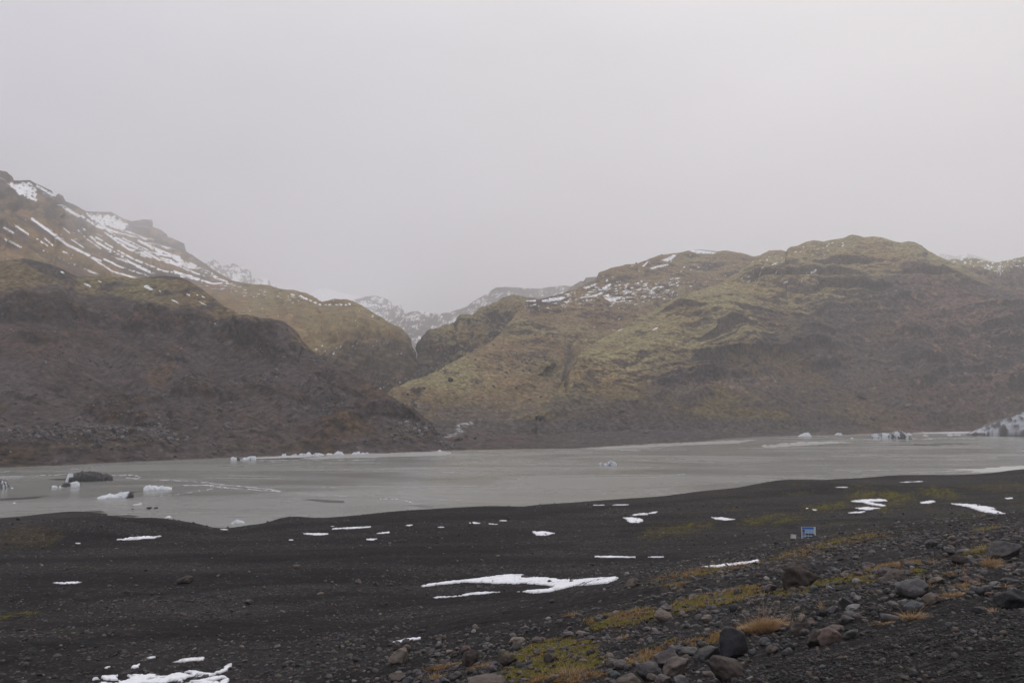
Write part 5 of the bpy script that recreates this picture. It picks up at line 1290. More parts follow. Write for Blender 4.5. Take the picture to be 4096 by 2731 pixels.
SN = [
    ([(2050, 2296), (2096, 2298), (2100, 2310), (2139, 2308), (2188, 2310), (2246, 2317), (2295, 2314), (2262, 2322), (2326, 2316), (2387, 2311), (2479, 2308), (2461, 2322), (2430, 2333), (2357, 2339), (2305, 2342), (2252, 2354), (2197, 2367), (2133, 2373), (2084, 2366), (2059, 2366), (2127, 2360),
      (2188, 2356), (2216, 2347), (2185, 2342), (2154, 2337), (2096, 2334), (2050, 2335), (1982, 2334), (1870, 2328), (1759, 2339), (1692, 2347), (1665, 2347), (1714, 2335), (1804, 2323), (1893, 2315), (1982, 2302)], 'large forked snow patch lying in the hollow at the foot of the slope', dict(thick=.13, rag=.8, holes=.22)),
    ([(1732, 2388), (1844, 2381), (1875, 2373), (1915, 2367), (1973, 2366), (2000, 2367), (1960, 2374), (1893, 2377), (1848, 2384), (1741, 2392)], 'thin bent snow streak below the large forked snow patch', {}),
    ([(1567, 2569), (1585, 2562), (1600, 2560), (1625, 2556), (1683, 2548), (1680, 2556), (1625, 2565), (1585, 2572)], 'short broken snow strip above the pale tan split boulder', dict(rag=.7)),
    ([(355, 2715), (430, 2700), (560, 2695), (660, 2697), (720, 2690), (760, 2680), (830, 2690), (900, 2700), (920, 2715), (900, 2760), (420, 2760)], 'wide speckled snow sheet with stones showing through at the bottom edge', dict(rag=1.0, holes=1.5)),
    ([(842, 2694), (880, 2684), (900, 2668), (925, 2653), (922, 2668), (905, 2682), (880, 2692)], 'ragged snow scrap at the corner of the speckled snow sheet', dict(rag=.9)),
    ([(515, 2672), (530, 2662), (558, 2658), (556, 2670), (535, 2674)], 'small snow scrap above the speckled snow sheet', dict(rag=.9)),
    ([(590, 2632), (605, 2628), (626, 2624), (622, 2630), (600, 2634)], 'thin snow scrap highest above the speckled snow sheet', dict(rag=.7)),
    ([(690, 2648), (730, 2640), (770, 2635), (815, 2631), (812, 2639), (770, 2641), (730, 2646)], 'broken dotted snow line above the speckled snow sheet', dict(rag=1.1)),
    ([(415, 2672), (450, 2658), (460, 2660), (430, 2675)], 'bits of snow among pebbles beside the speckled snow sheet', dict(rag=1.0)),
    ([(209, 2331), (240, 2328), (300, 2326), (330, 2325), (305, 2333), (260, 2335.5)], 'flat lens of snow alone on the stony plain', {}),
    ([(470, 2158), (490, 2154), (520, 2147), (560, 2145), (590, 2143), (620, 2146), (643, 2143), (610, 2152), (560, 2156), (500, 2159.5)], 'long snow patch at the foot of the gravel mound by the lake', {}),
    ([(1214, 2133.5), (1240, 2132.5), (1300, 2132), (1321, 2134.5), (1305, 2139), (1265, 2140), (1230, 2137.5)], 'lens shaped snow patch below the longest streak near the shore', {}),
    ([(1321, 2113), (1400, 2109), (1484, 2104.5), (1484, 2109.5), (1400, 2114.5), (1330, 2116)], 'longest straight snow streak near the lake shore', {}),
    (blade(1322, 2104.6, 1345, 2104, 1.2), 'tiny snow streak just beyond the longest straight one', {}),
    ([(1507, 2133), (1530, 2130), (1558, 2125.5), (1558, 2131.5), (1530, 2135.5)], 'short snow patch beside mossy gravel near the shore', {}),
    ([(1464, 2155), (1480, 2153.5), (1509, 2154.5), (1490, 2160.5), (1468, 2159)], 'small squarish snow patch below the short one near the shore', {}),
    (blade(1153, 2159, 1174, 2159, 1.6), 'small oval snow spot on black sand', {}),
    ([(1619, 2101), (1640, 2097.5), (1654, 2098.5), (1635, 2103.5)], 'small bright snow spot between the streaks near the shore', {}),
    (blade(1750, 2108, 1781, 2108, 1.5), 'yellowish dirty snow spot on mossy gravel', {}),
    ([(1875, 2091), (1900, 2088.5), (1928, 2093), (1890, 2095.5)], 'small snow streak close to the lake bank', {}),
    (blade(1950, 2094, 1992, 2096.5, 1.1), 'hair thin snow line close to the lake bank', {}),
    (blade(1995, 2081.5, 2031, 2081.5, 1.7), 'little snow streak on the brow of the lake bank', {}),
    ([(2131, 2125), (2175, 2124.5), (2217, 2132), (2200, 2138), (2170, 2142.5), (2145, 2140), (2135, 2134)], 'compact oblong snow patch in the middle of the plain', {}),
    ([(2525, 2059), (2550, 2054.5), (2600, 2050.5), (2628, 2046), (2625, 2052), (2580, 2057.5), (2540, 2060.5)], 'slanting snow streak above the rounded snow patch', {}),
    ([(2494, 2069), (2530, 2069.5), (2570, 2075), (2572, 2082), (2555, 2090.5), (2520, 2092.5), (2510, 2085), (2505, 2077)], 'rounded thick snow patch with a pointed corner', {}),
    ([(2848, 2068.5), (2880, 2068.5), (2945, 2077), (2900, 2080.5), (2860, 2074.5)], 'lone slim snow patch sloping the other way', {}),
    ([(2380, 2224), (2420, 2223.5), (2460, 2224.5), (2540, 2226.5), (2540, 2229.5), (2450, 2230), (2380, 2227.5)], 'long straight snow line in a furrow of the plain', {}),
    (blade(2593, 2227.5, 2656, 2227.5, 2.0), 'short snow line continuing the furrow of the plain', {}),
    ([(2808, 2268), (2870, 2261), (2910, 2256), (2960, 2251), (3036, 2239), (3032, 2247), (2960, 2258), (2880, 2268), (2815, 2272)], 'chain of snow scraps along the edge of the moraine slope', dict(rag=1.0)),
    (blade(2366, 2019.6, 2424, 2019.2, .9), 'thin snow line near the bank of the lake', {}),
    (blade(2450, 2019, 2517, 2018, 1.5), 'bright snow line near the bank of the lake', {}),
    ([(3399, 2003), (3452, 1996.5), (3519, 1995), (3548, 1998.5), (3546, 2005.5), (3501, 2004.5), (3479, 2006.5), (3506, 2013.5), (3544, 2019), (3537, 2025), (3492, 2019.5), (3448, 2009.5)], 'snow patch shaped like a bird wing among green moss', {}),
    ([(3421, 2031), (3470, 2027.5), (3519, 2031.5), (3475, 2039.5), (3439, 2036.5)], 'middle snow streak of three beneath the wing shaped one', {}),
    ([(3387, 2049), (3461, 2045), (3448, 2050.5), (3403, 2052)], 'lowest snow streak of three beneath the wing shaped one', {}),
    ([(3682, 2007.6), (3707, 2003), (3733, 2001.5), (3742, 2007.6), (3716, 2012.5), (3684, 2014.5)], 'small blocky snow patch in the moss', {}),
    ([(3807, 2014), (3850, 2014.5), (3894, 2018), (3939, 2024), (3986, 2033), (3966, 2037), (3997, 2045), (4024, 2055), (3961, 2052), (3917, 2041.5), (3881, 2029.5), (3841, 2020.5)], 'long snow tongue running down towards the stony slope', {}),
    ([(4019, 1992), (4050, 1989.5), (4056, 1992), (4028, 1996)], 'small snow spot beyond the long snow tongue', {}),
    (blade(3600, 1928.5, 3700, 1924, 1.6), 'thin snow streak near the far bank above the moss', {}),
    (blade(3340, 1947.5, 3400, 1948.5, 1.6), 'thin snow streak on black sand beyond the moss', {}),
    (blade(3246, 2038.5, 3268, 2038.5, 1.8), 'tiny snow spot in moss above the signs', {}),
    (blade(3221, 2032.5, 3233, 2032.5, 1.4), 'tiniest snow speck in moss above the signs', {}),
    (blade(303, 2172.5, 322, 2172.5, 1.4), 'tiny yellowish snow spot below the gravel mound', {}),
    (blade(883, 2117, 916, 2118, 1.3), 'tiny snow speck in the dip of the lake bank', {}),
]
for k, (poly, lab, kw) in enumerate(SN):
    snow_patch(poly, lab, seed=k, **kw)

# ----------------------------------------------------------------- ice on the lake
def berg(x0, x1, yb, prof, label, seed, deep=.6, dirt_shade=None, name='iceberg', cat='iceberg', group=None, rough=.38, col=(.70, .72, .735), nu=110):
    """prof: (fraction along, top pixel). dirt(u, w, h, n) -> 0..1 ash cover and painted shade"""
    xc = (x0 + x1) / 2
    p = on_level(xc, yb, 0.0); f, r = frame_at(p)
    dist = np.dot(p, f); ca_ = p[1] / np.hypot(p[0], p[1])
    w = (x1 - x0) * dist * ca_ * ca_ / FPX; k = dist * ca_ / FPX; D = max(w * deep, 1.0)
    nw = max(14, int(nu * .5))
    U, Wd = np.meshgrid(np.linspace(0, 1, nu), np.linspace(-1, 1, nw))
    u, wd = U.ravel(), Wd.ravel()
    pr = np.array(prof, float)
    top = np.interp(u, pr[:, 0], (yb - pr[:, 1]) * k)
    q = np.stack([u * w, wd * D / 2, 0 * u], -1)
    sc = max(w / 14, .35)
    n = fbm(q / (sc * 2.2), 4, 400 + seed, ridge=True); n2 = fbm(q / sc, 4, 410 + seed)
    front = np.clip(1 - np.abs(wd) ** 3.2, 0, 1) ** .55
    shift = .5 + .5 * np.sin(6 * u + seed)
    h = top * front * (1 + rough * .5 * (n - .35) * (np.abs(wd) > .12)) + rough * .35 * top * n2 * front * (np.abs(wd) > .12)
    h = np.maximum(h, 0)
    edge = (np.minimum(u, 1 - u) < 1e-6) | (np.abs(wd) > .999)
    z = np.where(edge, -.4, h - .06)
    x = (u - .5) * w + .05 * w * n2 * .3 * front
    y = wd * D / 2 * (.75 + .25 * np.sin(np.pi * np.clip(u, .02, .98)) + .15 * n2) + D * .3
    V = x[:, None] * r + y[:, None] * f + z[:, None] * np.array([0, 0, 1.])
    base = np.array(col)
    c = mix(base, base * [.86, .92, .97], sst(.0, .6, n2))
    if dirt_shade is not None:
        hh = h / (top.max() + 1e-6)
        dm = np.clip(dirt_shade(u, wd, hh, n2 + .5 * n), 0, 1)
        c = mix(c, np.array([.040, .038, .037]), dm)
    o = mesh_np(name, V, grid_faces(nw, nu), M_ICE, c, smooth=False, loc=Vector(p))
    tag(o, label, cat, group)
    return o


lump = lambda a, b_, *t: [(0, b_)] + [(i / (len(t) + 1), v) for i, v in enumerate(t, 1)] + [(1, b_)]
berg(3835, 4340, 1745, [(0, 1742.8), (.05, 1739.8), (.09, 1734.6), (.15, 1725.0), (.224, 1714.7), (.303, 1703.6), (.355, 1698.4), (.415, 1694.7), (.448, 1690.2), (.481, 1685.1), (.6, 1674.7), (.76, 1682.1), (.93, 1711.7), (1, 1744.3)],
     'huge ash streaked white iceberg with a jagged crest, cut by the side edge', 1, .5, lambda u, w, h, n: .95 * sst(.15, .6, n - .35 * h) + .9 * sst(.16, .05, h) * sst(.3, .36, u), nu=110, rough=.85, col=(.44, .46, .49))  # ash streaks, plus the shade of the foot notch painted dark
berg(3483, 3652, 1755, [(0, 1743), (.1, 1739), (.3, 1737.6), (.49, 1734.6), (.64, 1729), (.74, 1730), (.86, 1738), (.93, 1747), (1, 1754)],
     'low iceberg striped with black ash bands in front of the huge one', 2, .55, lambda u, w, h, n: .95 * sst(.1, .4, np.sin(26 * u + 3 * n) - .5 + .8 * sst(.45, .6, u)), nu=150, col=(.50, .52, .54))
F_ = 'ice floes drifting far out on the lake'
berg(3191, 3247, 1745.5, lump(0, 1745, 1739, 1737, 1733, 1731, 1734), 'pile of broken white ice near the far shore, alone in open water', 3, .6, None, 'ice_floe', 'ice floe', F_)
berg(3337, 3370, 1739, lump(0, 1738.5, 1735, 1731.5, 1733, 1732.5), 'small domed white floe between the broken pile and the striped iceberg', 4, .6, None, 'ice_floe', 'ice floe', F_)
berg(3399, 3415, 1754, lump(0, 1753.5, 1751, 1750.5), 'tiny white floe just before the striped iceberg', 5, .6, None, 'ice_floe', 'ice floe', F_)
berg(3524, 3549, 1735, lump(0, 1734.5, 1732, 1731.5, 1732), 'flat white floe behind the striped iceberg', 6, .6, None, 'ice_floe', 'ice floe', F_)
berg(3625, 3648, 1739, lump(0, 1738.5, 1733, 1732, 1736), 'white floe at the tail of the striped iceberg', 61, .6, None, 'ice_floe', 'ice floe', F_)
berg(3690, 3714, 1743, lump(0, 1742.5, 1740, 1739.5, 1741), 'low white floe midway between striped and huge icebergs', 7, .6, None, 'ice_floe', 'ice floe', F_)
berg(3788, 3813, 1741, lump(0, 1740.5, 1737, 1736, 1738), 'bright white floe close to the toe of the huge iceberg', 8, .6, None, 'ice_floe', 'ice floe', F_)
berg(3815, 3846, 1740, lump(0, 1739.5, 1737.5, 1738.5, 1736.5), 'double humped floe touching the toe of the huge iceberg', 9, .6, None, 'ice_floe', 'ice floe', F_)
berg(2396, 2467, 1861.5, [(0, 1855), (.08, 1850), (.2, 1853), (.32, 1856), (.5, 1850), (.62, 1846), (.75, 1847), (.88, 1849), (1, 1856)],
     'lone white ice floe streaked with ash in the middle of the lake', 10, .6, lambda u, w, h, n: .9 * sst(.35, .7, np.sin(22 * u + 2.5 * n + 4 * h)) * sst(.95, .5, u), 'ice_floe', 'ice floe', col=(.56, .58, .60))
S_ = 'ice blocks stranded along the far shore'
berg(1749, 1768, 1805.5, lump(0, 1805, 1801, 1799, 1800.5), 'small white ice block on the tip of the pale ice sheet', 11, .7, None, 'ice_block', 'ice block', S_)
for k, (a, b_, t, y, lab) in enumerate(((1126, 1146, 1813.5, 1821.5, 'first low white block of the stranded row, farthest from the stream'), (1166, 1191, 1815, 1820, 'thin dirty white block second in the stranded row'), (1193, 1226, 1811, 1820, 'greyish block of the stranded row before the tilted slab'),
                                        (1222, 1247, 1809, 1819, 'tilted white slab in the middle of the stranded row'), (1251, 1298, 1811.5, 1820, 'broken rubble of ice in the middle of the stranded row'), (1304, 1332, 1811, 1819, 'lumpy white block next to the largest stranded one'),
                                        (1332, 1377, 1806, 1819, 'largest white block of the stranded row'), (1406, 1444, 1806, 1817, 'peaked white block beyond the gap in the stranded row'), (1443, 1462, 1809, 1816.5, 'flat topped white block beside the peaked one'), (1461, 1476, 1808.5, 1814, 'last small white block at the stream end of the row'))):
    g = np.random.default_rng(k + 40)
    berg(a, b_, y, lump(0, y - .5, *(t + (y - t) * g.uniform(0, .45, 4))), lab, 12 + k, .6, (lambda u, w, h, n: .5 * sst(.5, .8, n)) if k in (1, 2, 4) else None, 'ice_block', 'ice block', S_)
berg(923, 967, 1842, [(0, 1830), (.15, 1829), (.45, 1832), (.56, 1829), (.62, 1827), (.7, 1832), (.9, 1838), (1, 1841)], 'white floe with a black pointed fin of ash', 30, .6, lambda u, w, h, n: sst(.5, .58, u) * sst(.98, .85, u + .1 * n), 'ice_floe', 'ice floe')
berg(970, 1024, 1840, [(0, 1835), (.12, 1831), (.3, 1832), (.42, 1828), (.6, 1827), (.85, 1826.5), (.97, 1828), (1, 1836)], 'blocky white floe with a grey notch beside the finned one', 31, .6, lambda u, w, h, n: .8 * np.exp(-((u - .55 - .1 * n) / .07) ** 2) * sst(.95, .5, h), 'ice_floe', 'ice floe')
berg(275, 452, 1924, [(0, 1905), (.12, 1898), (.25, 1892), (.31, 1889), (.36, 1891.5), (.5, 1891), (.65, 1894), (.78, 1901), (.86, 1901), (.95, 1907), (1, 1911)], 'big black ash covered iceberg shaped like a low whale', 32, .5, lambda u, w, h, n: 1 + 0 * u, rough=.3)
berg(262, 300, 1927, [(0, 1922), (.2, 1903), (.45, 1898), (.7, 1899), (1, 1915)], 'clean white ice fringe at the end of the black iceberg', 33, .5, None, 'ice_floe', 'ice floe')
berg(200, 231, 1951, lump(0, 1950, 1944, 1943, 1942.5, 1944), 'small white floe with a dark rim near the black and white one', 34, .6, lambda u, w, h, n: sst(.25, .15, u) + .4 * sst(.3, .1, h), 'ice_floe', 'ice floe')
berg(236, 319, 1949, [(0, 1945), (.12, 1939), (.3, 1934), (.55, 1934), (.7, 1931), (.86, 1930), (.95, 1933), (1, 1941)], 'floe half black with ash and half white', 35, .5, lambda u, w, h, n: sst(.62, .5, u + .06 * n) * sst(.05, .14, u) * sst(.1, .3, h), 'ice_floe', 'ice floe')
berg(-40, 38, 1955, [(0, 1930), (.3, 1925), (.55, 1924), (.78, 1930), (.9, 1938), (1, 1946)], 'speckled white floe cut by the west edge of the view', 36, .5, lambda u, w, h, n: .9 * sst(.3, .6, n), 'ice_floe', 'ice floe')
berg(390, 534, 1993, [(0, 1988), (.12, 1983), (.25, 1981), (.34, 1977), (.42, 1981), (.52, 1979), (.62, 1974), (.8, 1973.5), (.92, 1973), (1, 1976)], 'long white floe with a black slanting end', 37, .45, lambda u, w, h, n: sst(.74, .8, u - .10 * h + .02 * n), 'ice_floe', 'ice floe')
berg(574, 688, 1960, [(0, 1951), (.08, 1945), (.22, 1942), (.36, 1944), (.5, 1948.5), (.66, 1945.5), (.7, 1949), (.85, 1950.5), (1, 1953)], 'clean white floe with a smooth hump and a flat tail', 38, .45, None, 'ice_floe', 'ice floe')
berg(532, 567, 2018, [(0, 2016), (.55, 2015), (.72, 2013), (.82, 2010.5), (1, 2014)], 'small white floe with a raised square end', 39, .5, None, 'ice_floe', 'ice floe')
berg(660, 688, 2070, lump(0, 2069, 2065, 2064, 2064.5), 'small low white floe near the gravel mound', 41, .5, None, 'ice_floe', 'ice floe')
berg(925, 978, 2093, [(0, 2090), (.2, 2085), (.42, 2079), (.6, 2082), (.8, 2084), (1, 2089)], 'white peaked floe close to the dip in the lake bank', 42, .5, None, 'ice_floe', 'ice floe')
berg(50, 64, 2012.5, lump(0, 2012, 2009, 2008.5), 'tiny white floe off the low spit', 43, .6, None, 'ice_floe', 'ice floe')
berg(42, 55, 1952, lump(0, 1951.5, 1949, 1949.5), 'tiny pale floe beside the speckled one', 44, .6, None, 'ice_floe', 'ice floe')

# ---------- thin ice sheets and slush on the surface
def sheet(name, poly, col, z=.012, rough=.6, label=None, cat=None, kind=None, ragged=.5, seed=0, mat=None, group=None):
    q = np.asarray(poly, float)
    x0, x1, y0, y1 = q[:, 0].min() - 4, q[:, 0].max() + 4, q[:, 1].min() - 2, q[:, 1].max() + 2
    X, Y = np.meshgrid(np.linspace(x0, x1, 240), np.linspace(y0, y1, max(24, int((y1 - y0) * 1.5))))
    xf, yf = X.ravel(), Y.ravel()
    P = on_level(xf, yf, z)
    n = fbm(np.stack([P[:, 0] / 9, P[:, 1] / 5, 0 * xf], -1), 4, 500 + seed)
    d = seg_dist(poly, xf, yf, ky=3.0); d = np.where(inside(poly, xf, yf), d, -d) / 8 + ragged * n
    F = grid_faces(*X.shape); F = F[(d[F] > 0).all(1)]
    if len(F) == 0: return
    u, inv = np.unique(F, return_inverse=True)
    V = P[u]; o = V.mean(0); o[2] = 0
    ob = mesh_np(name, V - o, inv.reshape(-1, 4)[:, ::-1], mat, np.tile(col, (len(u), 1)) * (1 + .12 * n[u][:, None]), loc=Vector(o))
    return tag(ob, label, cat, group, kind)


M_FILM = attr_mat('ice_film', rough=.5, spec=.3, var=.08, vscale=.15, bump=.05)
M_LEAD = attr_mat('open_lead', rough=.22, spec=.35, var=.1, vscale=.2, bump=0)
sheet('ice_sheet', [(1180, 1834), (1330, 1820), (1500, 1813), (1750, 1805), (1800, 1805), (1810, 1812), (1790, 1820), (1600, 1826), (1400, 1832), (1250, 1836)], (.30, .29, .275), label='pale sheet of thin ice along the far shore by the stream', cat='ice sheet', mat=M_FILM, seed=1)
sheet('ice_sheet', [(3646, 1731), (3700, 1727), (3800, 1725.5), (3910, 1724), (3910, 1731), (3800, 1733), (3700, 1734)], (.46, .46, .47), label='white sheet of ice behind the huge iceberg', cat='ice sheet', mat=M_FILM, seed=2)
sheet('ice_sheet', [(3800, 1880), (3850, 1875), (3900, 1877), (3960, 1868), (4120, 1861), (4120, 1885), (4000, 1888), (3880, 1889), (3900, 1884)], (.40, .39, .37), label='pale sheets of thin ice near the bank below the huge iceberg', cat='ice sheet', mat=M_FILM, seed=3, ragged=.9)
sheet('ice_sheet', [(3046, 1783), (3180, 1771), (3330, 1765), (3420, 1768), (3300, 1776), (3150, 1786), (3060, 1791)], (.285, .28, .26), label='streaky sheet of ice in open water before the broken ice pile', cat='ice sheet', mat=M_FILM, seed=4, ragged=1.1)
sheet('ice_sheet', [(2310, 1794), (2500, 1783), (2700, 1773), (2850, 1764), (3040, 1757), (2950, 1772), (2700, 1783), (2450, 1796)], (.265, .255, .235), label='thin pale ice sheet along the gravel delta', cat='ice sheet', mat=M_FILM, seed=5, ragged=.6)
sheet('ice_sheet', [(960, 1833), (1140, 1822), (1290, 1817), (1300, 1822), (1180, 1830), (1010, 1835)], (.42, .42, .43), label='narrow white ice margin under the stranded row', cat='ice sheet', mat=M_FILM, seed=6)
for k, (poly, lab) in enumerate((([(1205, 1997), (1260, 1995), (1375, 2002), (1380, 2011), (1300, 2009)], 'dark open lead'), ([(1580, 2020), (1640, 2018), (1690, 2019), (1740, 2028), (1700, 2029), (1640, 2022)], 'lead'),
                                 ([(190, 1916), (262, 1911), (285, 1919), (240, 1921)], ''), ([(520, 1965), (570, 1962), (575, 1966), (530, 1970)], ''), ([(3500, 1779), (3700, 1774), (3840, 1772), (3900, 1776), (3700, 1782)], ''), ([(3560, 1765), (3620, 1762), (3640, 1765), (3600, 1767)], ''),
                                 ([(0, 1992), (120, 1986), (190, 1983), (150, 1993), (0, 2003)], ''), ([(1010, 1836), (1280, 1829), (1420, 1830), (1200, 1837)], ''), ([(330, 2043), (400, 2041), (420, 2046), (380, 2054), (330, 2056)], ''), ([(455, 2060), (520, 2058), (560, 2064), (520, 2072), (470, 2068)], ''))):
    sheet('water_lead', poly, (.055, .052, .045), z=.008, kind='structure', ragged=.25 if k < 2 else .6, seed=20 + k, mat=M_LEAD)


def slush(lines, seed):
    VV, FF = [], []; off = 0
    for pts, wpx in lines:
        p = np.array(pts, float); t = np.linspace(0, 1, 140)
        s = np.linspace(0, 1, len(p))
        x = np.interp(t, s, p[:, 0]); y = np.interp(t, s, p[:, 1])
        n = fbm(np.stack([t * 16, 0 * t + seed + off * .01, 0 * t], -1), 4, seed)
        y = y + 1.6 * n
        w = wpx * np.clip(.5 + 1.0 * fbm(np.stack([t * 22, 0 * t + 5, 0 * t + off * .1], -1), 3, seed + 1), 0, 1.4)
        A, B = on_level(x, y - w, .016), on_level(x, y + w, .016)
        VV.append(np.concatenate([A, B])); i = np.arange(139)
        FF.append(np.stack([i, i + 1, i + 141, i + 140], -1) + off); off += 280
    o = mesh_np('slush', np.concatenate(VV), np.concatenate(FF)[:, ::-1], M_FILM, np.tile((.52, .53, .56), (off, 1)))
    tag(o, 'white lines of slush drawn out across the lake by currents', None, None, 'stuff')


slush([([(300, 1890), (250, 1897), (130, 1903), (0, 1906)], 1.0), ([(450, 1901), (520, 1899), (565, 1906), (550, 1914), (500, 1910)], 1.6), ([(620, 1918), (700, 1921), (800, 1927), (900, 1938), (1000, 1947), (1100, 1959), (1125, 1964)], 1.4),
       ([(720, 1940), (850, 1940), (940, 1952), (1040, 1960), (1120, 1965)], 1.6), ([(840, 1944), (900, 1950), (960, 1954)], 2.0), ([(640, 1984), (740, 1972), (800, 1962), (850, 1954)], 1.0), ([(1190, 1971), (1280, 1976), (1390, 1984)], .9),
       ([(1240, 1978), (1300, 1983)], 1.0), ([(1520, 1994), (1580, 1994), (1620, 2001), (1650, 2010)], 1.4), ([(1000, 1838), (1200, 1842), (1500, 1838)], .6), ([(0, 1888), (40, 1884)], .8), ([(270, 1875), (400, 1873)], .7), ([(0, 1912), (60, 1914), (90, 1908)], 1.0),
       ([(3050, 1780), (3200, 1769), (3350, 1767)], 1.2), ([(3650, 1757), (3800, 1752), (3900, 1754)], .8), ([(3456, 1755.5), (3480, 1755), (3560, 1755.5)], .9), ([(3630, 1752), (3660, 1752)], .8), ([(2600, 1908), (2680, 1900), (2740, 1895)], .8), ([(2480, 1800), (2560, 1801)], .8), ([(3780, 1884), (3820, 1877)], .8)], 9)
# ----------------------------------------------------------------- dry grass and moss
def blades(P, H, lean, width, g, droop=.35):
    """thin curved blades: P base, H length, lean (n,2) horizontal tip offset per unit length"""
    n = len(P); t = np.array([0, .35, .7, 1.0])
    a = g.uniform(0, 2 * np.pi, n); side = np.stack([np.cos(a), np.sin(a), 0 * a], -1)
    V = []
    for k, tk in enumerate(t):
        c = P.copy()
        c[:, :2] += lean * (H * tk ** 1.5)[:, None]
        c[:, 2] += H * (tk - droop * tk * tk * np.minimum(1, np.hypot(lean[:, 0], lean[:, 1])))
        w = width * (1 - .85 * tk)
        V.append(c - side * w[:, None]); V.append(c + side * w[:, None])
    V = np.stack(V, 1)                      # n, 8, 3
    b_ = np.arange(n)[:, None] * 8
    F = np.concatenate([np.stack([b_[:, 0] + 2 * k, b_[:, 0] + 2 * k + 1, b_[:, 0] + 2 * k + 3, b_[:, 0] + 2 * k + 2], -1) for k in range(3)])
    return V.reshape(-1, 3), F


STRAW = np.array([.50, .36, .21]); STRAW_D = np.array([.24, .13, .05])


def straw_cols(n, g, pale=.5):
    m = g.random(n) ** (1.2 - pale)
    return np.repeat(mix(STRAW_D, STRAW, m) * g.uniform(.8, 1.15, (n, 1)), 8, 0)


# moss carpets: the ground sheet where moss grows, lifted into small cushions
F = grid_faces(len(GR), len(GA))
amt = G_AMT * sst(-.9, .3, _e2 + _e1 * .5)
vis = (gxs > -150) & (gxs < 4250) & (gys > 1900) & (gys < 2800)
keep = ((amt > .36) & vis)[F].all(1)
Fk = F[keep]; u, inv = np.unique(Fk, return_inverse=True)
V = np.c_[G_XY, G_Z][u]
V[:, 2] += .012 + .06 * np.clip(amt[u] - .36, 0, .6) + .03 * np.maximum(0, _e2[u]) * sst(.4, .8, amt[u])
grn = sst(.25, .75, G_GREEN[u] + .45 * _e1[u])
mc = mix(mix(np.array([.125, .072, .024]), np.array([.088, .080, .014]), grn), np.array([.052, .043, .013]), .6 * sst(.0, .7, _e2[u]))
o = mesh_np('moss', V, inv.reshape(-1, 4), M_MOSS, mc)
tag(o, 'yellow green and rusty moss spread between the stones', None, None, 'stuff')

# short dead grass rooted in the moss
g = np.random.default_rng(91)
i = np.nonzero((amt > .45) & vis & (_r < 70))[0]
w = (1.15 - grn[np.searchsorted(u, i, side='left').clip(0, len(u) - 1)]) * 1.0
rr_ = _r[i]
pr = np.clip(w, .05, 1) * (rr_ ** 2) * (amt[i] ** 2) / (1 + (rr_ / 40) ** 2); pr /= pr.sum()
pick = g.choice(i, 16000, p=pr)
B = np.c_[G_XY, G_Z][pick] + np.c_[g.normal(0, .06, (len(pick), 2)), np.zeros(len(pick))]
B[:, 2] = gz(B[:, :2])
lean = g.normal(0, .45, (len(pick), 2)) + np.array([.25, -.1])
V, Fb = blades(B, g.uniform(.05, .17, len(pick)), lean, np.maximum(.004, .00035 * _r[pick]), g)
o = mesh_np('dry_grass', V, Fb, M_GRASS, straw_cols(len(pick), g, .35) * .85)
tag(o, 'short rusty dead grass growing through the moss', None, None, 'stuff')


def tussock(x, y, label, n, h, rad, spread, seed, pale=.5, wind=(.0, .0), stalks=0, ell=1.0):
    g = np.random.default_rng(seed)
    p = hit(x, y)[0]; f, r = frame_at(p)
    a = g.uniform(0, 2 * np.pi, n); q = np.sqrt(g.random(n)) * rad
    off = (np.cos(a) * q * ell)[:, None] * r + (np.sin(a) * q)[:, None] * f
    B = p + off; B[:, 2] = gz(B[:, :2]) - .01
    out = (off / rad) * spread + g.normal(0, .38, (n, 3)) + wind[0] * r + wind[1] * f
    H = h * g.uniform(.45, 1.0, n) * (1 - .35 * (q / rad) ** 2)
    V, F = blades(B, H, out[:, :2], np.full(n, .0055), g)
    ob = empty('grass_tussock', Vector(p))
    tag(ob, label, 'grass tussock', None)
    mesh_np('straw', V - p, F, M_GRASS, straw_cols(n, g, pale), parent=ob)
    # matted root cushion
    Vc, Fc = ICO[3]
    Vc = Vc * [rad * ell * .95, rad * .95, h * .10] * (1 + .25 * fbm(Vc * 3 + seed, 3, 5))[:, None]
    Vc = Vc[:, :1] * r + Vc[:, 1:2] * f + Vc[:, 2:3] * np.array([0, 0, 1.])
    mesh_np('root_mat', Vc, Fc, M_MOSS, np.tile((.075, .045, .018), (len(Vc), 1)) * (1 + .3 * fbm(Vc * 20, 2, 3))[:, None], parent=ob)
    if stalks:
        a = g.uniform(0, 2 * np.pi, stalks); q = np.sqrt(g.random(stalks)) * rad
        off = (np.cos(a) * q * ell)[:, None] * r + (np.sin(a) * q)[:, None] * f
        B = p + off; B[:, 2] = gz(B[:, :2])
        V, F = blades(B, h * g.uniform(1.2, 2.0, stalks), (off / rad * spread * .8 + g.normal(0, .25, (stalks, 3)) + wind[0] * r)[:, :2], np.full(stalks, .0045), g, .1)
        mesh_np('stalks', V - p, F, M_GRASS, straw_cols(stalks, g, .9), parent=ob)
    return ob


